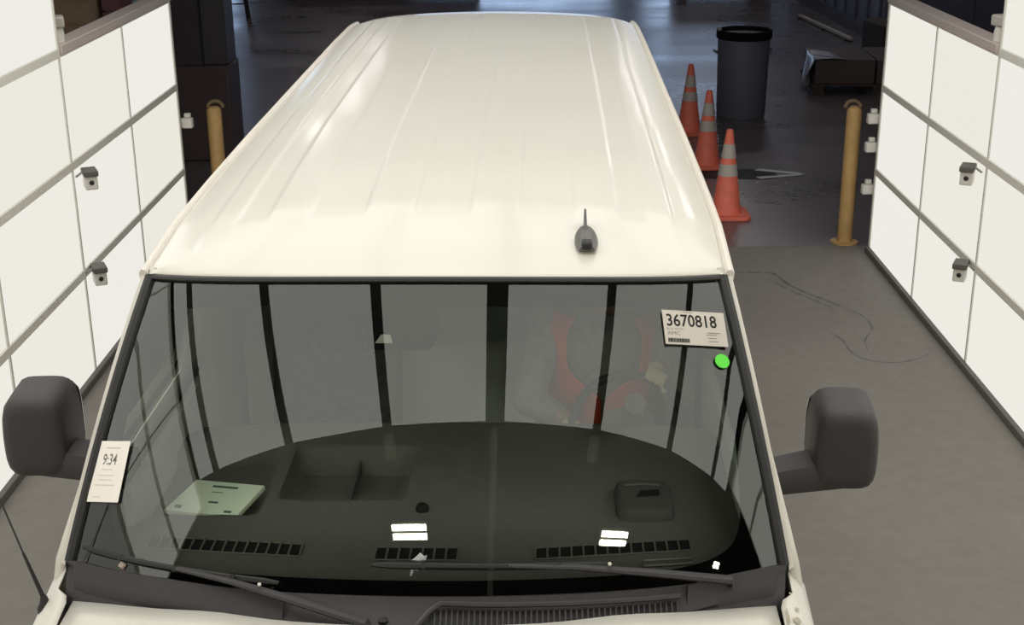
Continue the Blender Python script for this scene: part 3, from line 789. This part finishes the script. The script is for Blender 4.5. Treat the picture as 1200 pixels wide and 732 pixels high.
tk = place_on_glass(TK['u'], TK['v'], TK['a'], sheet(TW, TH), 'paper_ticket', paper_w, van, .006)
tk['label'] = 'white paper ticket with faint print on windshield edge'
def on_tk(me, m_, dx, dy, nm='lettering'): return place_on_glass(TK['u'], TK['v'], TK['a'], me, nm, m_, tk, .0069, dx, dy)
on_tk(text_mesh('9:34', .042, .62, .0004), mat('grey_ink', (.16, .15, .145), .8), -.026, .018)
for q in [(-.022, .062, .024, .065), (-.022, .004, .012, .0055), (-.03, -.012, .02, -.0105), (-.026, -.024, .016, -.0225), (-.036, -.038, .026, -.0362), (-.036, -.07, -.01, -.0685)]: on_tk(rect_mesh([q]), mat('pale_ink', (.60, .56, .51), .8), 0, 0, 'small_print')
dt = MB().lathe([(.021, 0), (.021, .0006)], (0, 0, 0), 24).mesh('dot', green_d)
do_ = place_on_glass(.93, .683, 0, dt, 'round_sticker', green_d, van, .006); do_['label'] = 'bright green round dot sticker'

# pale residue and a painted pink reflection at the glass base
db = mat('pale_debris', (.42, .46, .46), .7)
def debris_and_glint(u, v, P, m_, nm):
    p, tx, ty, n = inv_frame(u, v); q = len(P)
    V = [p+tx*a+ty*b+n*.004 for a, b in P]+[p+tx*a*.7+ty*b*.7+n*.010 for a, b in P]
    MB().add(V, [tuple(range(q))[::-1], tuple(range(q, 2*q))]+[(k, (k+1) % q, q+(k+1) % q, q+k) for k in range(q)]).build(nm, m_, van)
debris_and_glint(-.005, .105, [(-.018, -.004), (-.006, .006), (.004, .016), (.014, .008), (.022, .010), (.018, -.003), (.004, -.006)], db, 'debris_and_glint')
debris_and_glint(-.02, .07, [(-.006, -.012), (-.001, -.010), (.004, .006), (.014, .002), (.006, .012), (-.004, .008)], db, 'debris_and_glint')
debris_and_glint(-.835, .03, [(-.012, -.006), (.006, -.012), (.012, .002), (-.004, .010)], mat('pink_glint', (.72, .58, .50), .7), 'debris_and_glint')  # pinkish light reflection given a solid shape and colour
# ------------------------------------------------------------------ card lying in the dash tray
cb = Vector((-.672, .035, dash_z(-.672, .1)+.046))
gc = MB(); Mx = Matrix.Rotation(R(-10), 4, 'Z') @ Matrix.Rotation(R(6), 4, 'X')
gc.prism([(-.125, -.085), (.10, -.085), (.125, .085), (-.095, .085)], -.012, .004, Mx)
wroot = V2W(cb)
card = empty('document_packet', wroot, VYAW, 'pale green printed paper packet lying on the dashboard tray', 'paper')
gc.build('paper_stack', paper_g, card, bevel=.002)
pr = MB()
for a, b, c_, d in ((-.03, .052, .05, .062), (-.01, -.03, .02, -.022), (-.10, -.07, -.08, -.055), (.055, -.072, .078, -.062), (-.02, .025, .015, .028)): pr.box((a, b, .0042), (c_, d, .0048), Mx)
pr.build('printed_mark', mat('green_ink', (.10, .17, .11), .8), card)

# ------------------------------------------------------------------ the driver
base = Vector((.52, 1.05, .60)); droot = empty('person', V2W(base), VYAW, 'driver in a grey shirt and orange safety vest holding the steering wheel', 'person')
def remesh(m, name, material, parent, vox=.014, smooth=6):
    o = m.build(name, material, parent, smooth=True, off=base)
    a = o.modifiers.new('remesh', 'REMESH'); a.mode = 'VOXEL'; a.voxel_size = vox; a.use_smooth_shade = True
    b = o.modifiers.new('smooth', 'SMOOTH'); b.iterations = smooth; b.factor = .5
    return o
def torso_c(t):   # centre line pelvis -> neck, with half widths
    y = interp(t, [(0, 1.12), (.3, 1.11), (.65, 1.08), (.9, 1.08), (1, 1.08)]); z = .98+.56*t
    a = interp(t, [(0, .17), (.25, .155), (.6, .18), (.85, .20), (.95, .15), (1, .07)]); b = interp(t, [(0, .12), (.3, .115), (.6, .13), (.85, .115), (.95, .09), (1, .06)])
    return Vector((.52, y, z)), a, b
def torso_ring(t, g=0, n=24):
    c, a, b = torso_c(t); return [c+Vector(((a+g)*math.cos(2*math.pi*k/n), (b+g)*math.sin(2*math.pi*k/n), 0)) for k in range(n)]
LH = wp_(R(62), .195); RH = wp_(R(190), .195)
shL, shR = Vector((.71, 1.08, 1.46)), Vector((.33, 1.08, 1.46))
elL, elR = Vector((.80, .93, 1.22)), Vector((.25, .92, 1.21))
wrL = LH+Vector((.012, .085, .03)); wrR = RH+Vector((-.012, .085, .03))
bd = MB(); bd.loft([torso_ring(t) for t in lin(0, 1, 14)])
hd = Vector((.52, 1.0, 1.70))
bd.tube([(.52, 1.08, 1.48), (.52, 1.06, 1.56), (.52, 1.03, 1.64)], [.065, .06, .06], 14)
bd.ball(hd, (.078, .098, .115), 20, 14); bd.ball(hd+Vector((0, -.035, -.06)), (.058, .062, .06), 16, 10)
bd.ball(hd+Vector((0, -.105, -.012)), (.014, .02, .024), 10, 8)
for sx in (-1, 1): bd.ball(hd+Vector((sx*.08, .005, -.005)), (.012, .022, .032), 10, 8)
for s_, e_, w_ in ((shL, elL, wrL), (shR, elR, wrR)):
    bd.tube([s_, s_.lerp(e_, .5), e_], [.062, .055, .045], 14); bd.tube([e_, e_.lerp(w_, .4), w_], [.045, .042, .028], 14); bd.ball(s_, .065); bd.ball(e_, .045)
for sx in (-1, 1):
    hp = Vector((.52+sx*.10, 1.10, .99)); kn = Vector((.52+sx*.14, .66, 1.00)); ft = Vector((.52+sx*.13, .45, .66))
    bd.tube([hp, hp.lerp(kn, .5), kn], [.09, .078, .06], 14); bd.tube([kn, kn.lerp(ft, .35), ft], [.06, .056, .038], 14); bd.ball(hp, .095); bd.ball(kn, .06)
    bd.tube([ft+Vector((0, .06, -.02)), ft+Vector((0, -.16, -.03))], [.042, .035], 12)
skin = mat('skin', (.42, .25, .17), .6)
body = remesh(bd, 'body', skin, droot)
# hands gripping the rim: palm, four fingers, thumb
def hand(H, Wr, sx, name):
    m = MB(); ctr = sc; rad = (H-ctr).normalized(); nn = tilt @ Vector((0, 1, 0)); tan = rad.cross(nn)
    if tan.x*sx < 0: tan = -tan
    palm = H+nn*.035+rad*.012
    m.tube([Wr, palm.lerp(Wr, .4), palm], [.028, .032, .038], 12, flat=.62)
    for k in range(4):
        o = tan*(.030-.020*k); L = (.9, 1.0, .97, .8)[k]
        m.tube([palm+o, H+o+rad*.034*L+nn*.012, H+o+rad*.030*L-nn*.020, H+o+rad*.004-nn*.030*L, H+o-rad*.018*L-nn*.018], [.0105, .0105, .0098, .009, .007], 8)
    m.tube([palm-tan*(.03)*-1, H+tan*.045-rad*.014+nn*.016, H+tan*.050-rad*.022-nn*.006, H+tan*.040-rad*.022-nn*.022], [.013, .012, .011, .008], 8)
    return remesh(m, name, glove, droot, .006, 3)
glove = mat('work_glove', (.74, .62, .40), .85)
hand(LH, wrL, 1, 'glove'); hand(RH, wrR, -1, 'glove')
shirt = mat('grey_shirt', (.26, .27, .255), .9, noise=.1, nscale=30)
sh = MB(); sh.loft([torso_ring(t, .012) for t in lin(0, .95, 13)])
for s_, e_, w_ in ((shL, elL, wrL), (shR, elR, wrR)):
    q = e_.lerp(w_, .82); sh.tube([s_, s_.lerp(e_, .5), e_], [.078, .068, .058], 14); sh.tube([e_, e_.lerp(q, .5), q], [.058, .052, .040], 14); sh.ball(s_, .08); sh.ball(e_, .058)
remesh(sh, 'shirt', shirt, droot)
tr = MB(); tr.loft([torso_ring(t, .018) for t in lin(0, .16, 4)])
for sx in (-1, 1):
    hp = Vector((.52+sx*.10, 1.10, .99)); kn = Vector((.52+sx*.14, .66, 1.00)); ft = Vector((.52+sx*.13, .47, .70))
    tr.tube([hp, hp.lerp(kn, .5), kn], [.105, .092, .075], 14); tr.tube([kn, kn.lerp(ft, .5), ft], [.075, .068, .06], 14); tr.ball(hp, .108); tr.ball(kn, .075)
remesh(tr, 'trousers', mat('dark_trousers', (.03, .032, .04), .9), droot)
for sx in (-1, 1):
    ft = Vector((.52+sx*.13, .45, .64)); MB().tube([ft+Vector((0, .07, 0)), ft+Vector((0, -.05, 0)), ft+Vector((0, -.16, -.005)), ft+Vector((0, -.20, -.01))], [.045, .05, .046, .025], 12).build('shoe', rubber, droot, smooth=True, off=base)
hr = MB(); hr.ball(hd+Vector((0, .022, .035)), (.086, .098, .098), 18, 12); remesh(hr, 'hair', mat('dark_hair', (.02, .015, .012), .7), droot, .012, 2)
for sx in (-1, 1):
    MB().ball(hd+Vector((sx*.03, -.090, .008)), (.013, .009, .008), 10, 8).build('eye', mat('eye_white', (.6, .58, .55), .3), droot, smooth=True, off=base)
MB().tube([hd+Vector((-.024, -.095, -.055)), hd+Vector((0, -.100, -.057)), hd+Vector((.024, -.095, -.055))], [.003, .006, .003], 8).build('mouth', mat('lips', (.30, .12, .10), .6), droot, smooth=True, off=base)
# open orange vest: back shell and two front straps
vest = mat('orange_vest', (1, .10, .035), .8)
def vest_pt(a, t, g=.034):
    c, A, B = torso_c(t); e = 1 if t < .8 else 1
    return c+Vector(((A+g)*math.cos(a), (B+g)*math.sin(a), .0))
def vshell(name, f0, f1, t0, t1):
    m = MB(); m.grid(lambda q, t: vest_pt(f0(t)+(f1(t)-f0(t))*q, t, .034+.012*sstep(.85, .96, t)), lin(0, 1, 14), lin(t0, t1, 20))
    o = m.build(name, vest, droot, smooth=True, off=base); s_ = o.modifiers.new('solid', 'SOLIDIFY'); s_.thickness = .006
vshell('vest_back', lambda t: R(0), lambda t: R(180), .02, .93)
vshell('vest_front', lambda t: R(196), lambda t: R(232+36*sstep(.62, .36, t)+6*sstep(.7, .95, t)), .02, .95)
vshell('vest_front', lambda t: R(308-36*sstep(.62, .36, t)-6*sstep(.7, .95, t)), lambda t: R(344), .02, .95)

# ------------------------------------------------------------------ cameras on the tunnel walls
cam_body = mat('camera_white', (.62, .60, .55), .5); cam_dark = mat('camera_hood', (.10, .09, .08), .5)
def wall_cam(X, sgn, y, z, label):
    r = empty('wall_camera', (X, y, z), 0, label, 'camera', 'cameras on the light walls')
    MB().tube([(0, 0, -.01), (-sgn*.035, .005, .015), (-sgn*.05, .05, .0)], .007, 8).build('bracket', mat('bracket_grey', (.3, .3, .28), .5), r, smooth=True)
    M_ = Matrix.Translation((-sgn*.06, .07, -.02)) @ Matrix.Rotation(-sgn*R(25), 4, 'Z')
    MB().box((-.036, -.055, -.075), (.036, .055, .01), M_).build('housing', cam_body, r, bevel=.008)
    MB().box((-.042, -.075, .008), (.042, .06, .042), M_).build('hood', cam_dark, r, bevel=.006)
    MB().lathe([(.014, 0), (.014, .008), (.008, .01)], (0, 0, 0), 14).build('lens', rubber, r).matrix_local = M_ @ Matrix.Translation((0, -.052, -.03)) @ Matrix.Rotation(R(90), 4, 'X')
wall_cam(XL+.005, -1, YL0-2*wL+.03, 2*hL-.06, 'small hooded camera on left light wall, upper of two')
wall_cam(XL+.005, -1, YL0-2*wL+.0, 1*hL+.01, 'small hooded camera on left light wall, lower of two')
wall_cam(XR-.005, 1, YR0-2*wR+.06, 2*hR-.06, 'small hooded camera on right light wall, upper of two')
wall_cam(XR-.005, 1, YR0-2*wR+.0, 1*hR+.0, 'small hooded camera on right light wall, lower of two')
def top_cam(x, y, z, label):
    r = empty('rail_camera', (x, y, z), 0, label, 'camera', 'cameras on the wall rails')
    MB().lathe([(.045, 0), (.045, .05), (.038, .085), (.03, .09)], n=16).build('base', cam_body, r, smooth=40)
    MB().box((-.05, -.06, .085), (.05, .05, .15), Matrix.Rotation(R(20), 4, 'Z')).build('housing', mat('camera_pale', (.42, .39, .35), .5), r, bevel=.012)
    MB().lathe([(.025, 0), (.025, .02), (.014, .022)], n=14).build('lens', rubber, r).matrix_local = Matrix.Translation((.0, -.06, .118)) @ Matrix.Rotation(R(90), 4, 'X')
top_cam(XL-.04, YL0-2*wL+.12, 3*hL+.045, 'pale camera standing on the left wall top rail')
top_cam(XR+.04, YR0-2*wR+.12, 3*hR+.045, 'pale camera standing on the right wall top rail')
def end_sensor(x, y, z, sgn, label):
    r = empty('end_sensor', (x, y, z), 0, label, 'sensor', 'white sensors on the wall ends')
    MB().box((-.045, -.025, -.05), (.045, .035, .03)).build('housing', cam_body, r, bevel=.012)
    MB().box((-.02, -.01, .03), (.03, .03, .065)).build('cap', cam_body, r, bevel=.008)
    MB().box((min(0, sgn*.09), .0, -.01), (max(0, sgn*.09), .02, .01)).build('bracket', alu, r)
for z, nm in ((1.05, 'topmost'), (.83, 'middle'), (.50, 'lowest')):
    end_sensor(XR-.04, YR0+.05, z, 1, 'small white sensor beside the right wall end, '+nm+' of three')
end_sensor(XL+.045, YL0+.05, 1.03, -1, 'small white sensor beside the left wall end')

# ------------------------------------------------------------------ bollards
yel = mat('yellow_bollard_paint', (.50, .315, .12), .55, noise=.12, nscale=9); brown = mat('strap_brown', (.16, .11, .06), .7)
def bollard(x, y, label, side):
    r = empty('bollard', (x, y, 0), 0, label, 'bollard', 'yellow bollards at the tunnel exit')
    MB().lathe([(.058, 0), (.058, 1.06), (.052, 1.08), (.03, 1.095)], n=20).build('post', yel, r, smooth=40)
    MB().lathe([(.11, 0), (.11, .012), (.06, .014)], n=20).build('base_flange', yel, r)
    P = [(.06*math.cos(a)+.02*side, -.03+.065*math.sin(a)*.3, 1.09+.05*math.sin(a)) for a in lin(0, math.pi, 10)]
    MB().tube(P, .014, 8).build('handle_loop', brown, r, smooth=True)
bollard(2.585, 10.40, 'yellow bollard beside the right wall end', -1)
bollard(-2.41, 10.55, 'yellow bollard beside the left wall end with looped top', 1)

# ------------------------------------------------------------------ traffic cones
org = mat('cone_orange', (.88, .195, .125), .55, noise=.08, nscale=12); refl_ = mat('cone_collar', (.52, .48, .44), .5); 
def cone():
    r = empty('traffic_cone')
    MB().prism([(rrect(2*math.pi*(k+.5)/32, 1, 1, 10)[0]*.19, rrect(2*math.pi*(k+.5)/32, 1, 1, 10)[1]*.19) for k in range(32)], 0, .035).build('base', org, r, bevel=.006)
    MB().lathe([(.135, .03), (.125, .045), (.030, .73), (.026, .745), (.016, .75)], n=28).build('body', org, r, smooth=40)
    rr_ = lambda z: .125+(.03-.125)*(z-.045)/(.73-.045)+.003
    for a, b in ((.36, .46), (.51, .63)):
        MB().lathe([(rr_(a), a), (rr_(b), b)], n=28, cap=False).build('collar', refl_, r, smooth=True)
    return r
c0 = cone(); spots = [(1.755, 11.2, 'orange traffic cone nearest the camera with grey bands'), (1.82, 12.98, 'middle traffic cone of the three beside the van'), (1.825, 14.5, 'farthest traffic cone of the three beside the van')]
for i, (x, y, lb) in enumerate(spots):
    c = c0 if i == 0 else link_copy(c0); c.location = (x, y, 0); c.rotation_euler = (0, 0, .1*i); tag(c, lb, 'cone', 'traffic cones beside the van')

# ------------------------------------------------------------------ waste barrel
bn = empty('waste_barrel', (2.53, 15.45, 0), 0, 'dark blue-grey plastic waste barrel behind the cones', 'barrel')
bmat = mat('barrel_plastic', (.14, .15, .20), .5)
MB().lathe([(.265, 0), (.275, .02), (.285, .5), (.295, .93)], n=32, cap=True).build('drum', bmat, bn, smooth=40)
MB().lathe([(.297, .88), (.312, .89), (.312, .97), (.29, .98), (.275, .94), (.26, .86)], n=32, cap=True).build('rim', mat('liner_black', (.008, .008, .009), .85, spec=.1), bn, smooth=40)
MB().tube([(-.28, -.08, .97), (-.29, .02, .99), (-.26, .1, .97)], .02, 8).build('liner_fold', mat('liner_pale', (.35, .36, .38), .4), bn, smooth=True)
for sx in (-1, 1): MB().tube([(sx*.29, -.07, .72), (sx*.33, -.05, .74), (sx*.33, .05, .74), (sx*.29, .07, .72)], .012, 8).build('handle', bmat, bn, smooth=True)

# ------------------------------------------------------------------ floor mark, pallet, container and other things behind
pt = MB().prism([(2.55*.0+x, y) for x, y in ((-.62, -.10), (.22, -.17), (.34, -.10), (.34, .16), (.1, .24), (-.62, .2))], 0, .006)
mk = empty('floor_arrow', (2.10, 12.62, 0), 0, 'black patch on the floor with an open white arrow', 'floor marking')
pt.build('black_patch', mat('black_patch', (.010, .010, .012), .6), mk)
wm = mat('white_floor_paint', (.75, .76, .78), .6)
MB().prism([(.16, .17), (.22, .22), (.62, .03), (.60, -.03), (.36, .085)], .006, .010).build('arrow_stroke', wm, mk)
MB().prism([(.16, -.17), (.60, -.03), (.62, .03), (.36, -.05), (.13, -.10)], .006, .010).build('arrow_stroke', wm, mk)

pal = empty('wrapped_pallet', (4.45, 17.2, 0), R(-4), 'dark carton stack on a pallet with torn pale plastic wrap', 'pallet')
wood = mat('pallet_wood', (.06, .045, .035), .8, noise=.2)
for k in range(6): MB().box((-.82, -.55+k*.2, .10), (.82, -.55+k*.2+.12, .12)).build('deck_board', wood, pal)
for k in range(3): MB().box((-.8+k*.73, -.55, 0), (-.8+k*.73+.14, .57, .10)).build('stringer', wood, pal)
ctn = mat('dark_carton', (.085, .066, .064), .6)
MB().box((-.78, -.52, .12), (-.05, .54, .42)).build('carton', ctn, pal, bevel=.01)
MB().box((-.03, -.52, .12), (.80, .54, .42)).build('carton', ctn, pal, bevel=.01)
wrap = mat('plastic_wrap', (.42, .45, .52), .3)
wv = MB(); wv.grid(lambda s, t: (-.80-.05*math.sin(9*s+2*t)*t-.10*t*(1-s), -.58+.75*s-.04*math.sin(5*s)*t, .44-.36*t*(.8+.3*math.sin(4*s))), lin(0, 1, 12), lin(0, 1, 8))
wv.grid(lambda s, t: (-.80+.42*t*(1-.5*s), -.55+.70*s, .432+.015*math.sin(7*s+3*t)), lin(0, 1, 10), lin(0, 1, 6))
o = wv.build('plastic_wrap', wrap, pal, smooth=True); s_ = o.modifiers.new('s', 'SOLIDIFY'); s_.thickness = .006
bx_ = empty('carton_box', (5.22, 18.6, 0), R(6), 'brown open carton behind the wrapped pallet', 'box')
MB().box((-.45, -.4, 0), (.45, .4, .62)).build('carton_body', mat('brown_carton', (.055, .038, .030), .75), bx_, bevel=.01)
MB().box((-.45, -.75, .60), (.45, -.40, .612), Matrix.Translation((0, 0, 0))).build('carton_flap', mat('brown_carton', (.05, .035, .03), .75), bx_)
wv = MB(); wv.grid(lambda s, t: (-.46+.25*s, -.60+.3*t+.04*math.sin(6*s), .34-.22*t+.05*math.sin(8*s+3*t)), lin(0, 1, 8), lin(0, 1, 8))
bag = wv.build('plastic_bag', mat('dull_plastic', (.12, .12, .13), .35), bx_, smooth=True); bag.modifiers.new('s', 'SOLIDIFY').thickness = .006

cn = empty('storage_container', (7.6, 26, 0), R(1.5), 'blue-grey ribbed storage container standing at the right', 'container')
cgm = mat('container_paint', (.13, .14, .19), .5, noise=.06, nscale=2)
MB().box((-2.3, -5.4, .12), (2.3, 5.4, 2.7)).build('container_body', cgm, cn)
for k in range(16):
    y = -5.2+k*.68; MB().box((-2.335, y, .2), (-2.30, y+.34, 2.6)).build('wall_rib', cgm, cn, bevel=.01)
for k in range(6):
    x = -2.1+k*.75; MB().box((x, -5.435, .2), (x+.38, -5.40, 2.6)).build('wall_rib', cgm, cn, bevel=.01)
MB().box((-2.36, -5.4, .0), (-2.2, 5.4, .14)).build('base_rail', mat('container_rail', (.05, .05, .06), .5), cn)
MB().box((-2.2, -5.4, .0), (2.2, -5.2, .12)).build('base_rail', mat('container_rail', (.05, .05, .06), .5), cn)
gr = empty('guide_rail', (5.07, 20.95, 0), R(5), 'thin white rail lying on the floor along the container', 'rail')
wrm = mat('white_rail', (.50, .47, .42), .5)
MB().box((-.03, 0, .02), (.03, 1.45, .07)).build('rail_bar', wrm, gr, bevel=.008); MB().box((-.025, 1.5, .02), (.025, 2.8, .07)).build('rail_bar', wrm, gr, bevel=.008)
for y in (.1, 1.3, 2.7): MB().box((-.06, y, 0), (.06, y+.06, .025)).build('rail_foot', dark_metal, gr)

# steel column by the left wall end
cl = empty('steel_column', (-3.15, 13.6, 0), 0, 'dark steel column with a plinth behind the left wall end', 'column')
MB().box((-.42, -.25, .95), (.02, .25, WZ)).build('flange', mat('column_paint', (.048, .040, .048), .6), cl, bevel=.01)
MB().box((.02, -.16, .95), (.26, .25, WZ)).build('web', mat('column_web', (.062, .056, .064), .6), cl, bevel=.01)
MB().box((-.44, -.27, 0), (.28, .27, .95)).build('plinth', mat('plinth_red', (.075, .052, .056), .65), cl, bevel=.02)

# work stool far behind on the left
stl = empty('work_stool', (-5.0, 24.3, 0), R(10), 'dark work stool with thin legs far behind the van', 'stool')
for x, y in ((-.17, -.17), (.17, -.17), (-.17, .17), (.17, .17)):
    lg = MB().tube([(x*1.15, y*1.15, 0), (x*.8, y*.8, .62)], .035, 8).build('leg', dark_metal, stl, smooth=True)
MB().lathe([(.02, .60), (.22, .61), (.23, .66), (.20, .70), (.02, .71)], n=20).build('seat', rubber, stl, smooth=40)
MB().tube([(-.16, -.16, .25), (.16, -.16, .25)], .014, 6).build('footrest', dark_metal, stl)

# low dark cabinet far behind, dark machine base at the right, crates left of the tunnel
cbk = empty('low_cabinet', (-2.7, 27.5, 0), 0, 'long low black cabinet far behind the van', 'cabinet')
MB().box((-1.9, -.4, .06), (1.9, .4, .9)).build('cabinet_body', dark_metal, cbk, bevel=.02)
for k in range(4): MB().box((-1.85+k*.93, -.425, .12), (-1.85+k*.93+.88, -.40, .84)).build('door', dark_metal, cbk, bevel=.006)
MB().box((-.62, -.60, .0), (-.22, -.45, .35)).build('kick_box', mat('tan_box', (.10, .075, .05), .8), cbk)
mc = empty('machine_base', (4.0, 27.3, 0), 0, 'dark low machine base far behind the barrel', 'machine')
MB().box((-1.0, -.45, .08), (.9, .45, .8)).build('machine_body', dark_metal, mc, bevel=.03)
for x in (-.8, .7):
    for y in (-.35, .35): MB().lathe([(.06, 0), (.06, .08)], (x, y, 0), 12).build('foot', rubber, mc)
def crate(x, y, w_, d_, h_, c, label, rz=0, name='crate'):
    r = empty(name, (x, y, 0), rz, label, 'crate', 'crates left of the tunnel')
    m_ = mat('crate_'+str(c), c, .75, noise=.15, nscale=6)
    MB().box((-w_/2+.02, -d_/2+.02, .02), (w_/2-.02, d_/2-.02, h_-.01)).build('crate_body', m_, r)
    nb = max(3, int(h_/.22))
    for k in range(nb):
        z0 = h_*k/nb
        MB().box((-w_/2, -d_/2, z0+.01), (w_/2, -d_/2+.02, z0+h_/nb-.012)).build('plank', m_, r); MB().box((w_/2-.02, -d_/2+.02, z0+.01), (w_/2, d_/2, z0+h_/nb-.012)).build('plank', m_, r)
crate(-4.02, 12.2, .55, .5, 2.2, (.36, .25, .17), 'tan wooden crate standing behind the left light wall', 0)
crate(-3.61, 12.35, .16, .4, 2.1, (.16, .07, .085), 'narrow dark red crate behind the left light wall', 0)
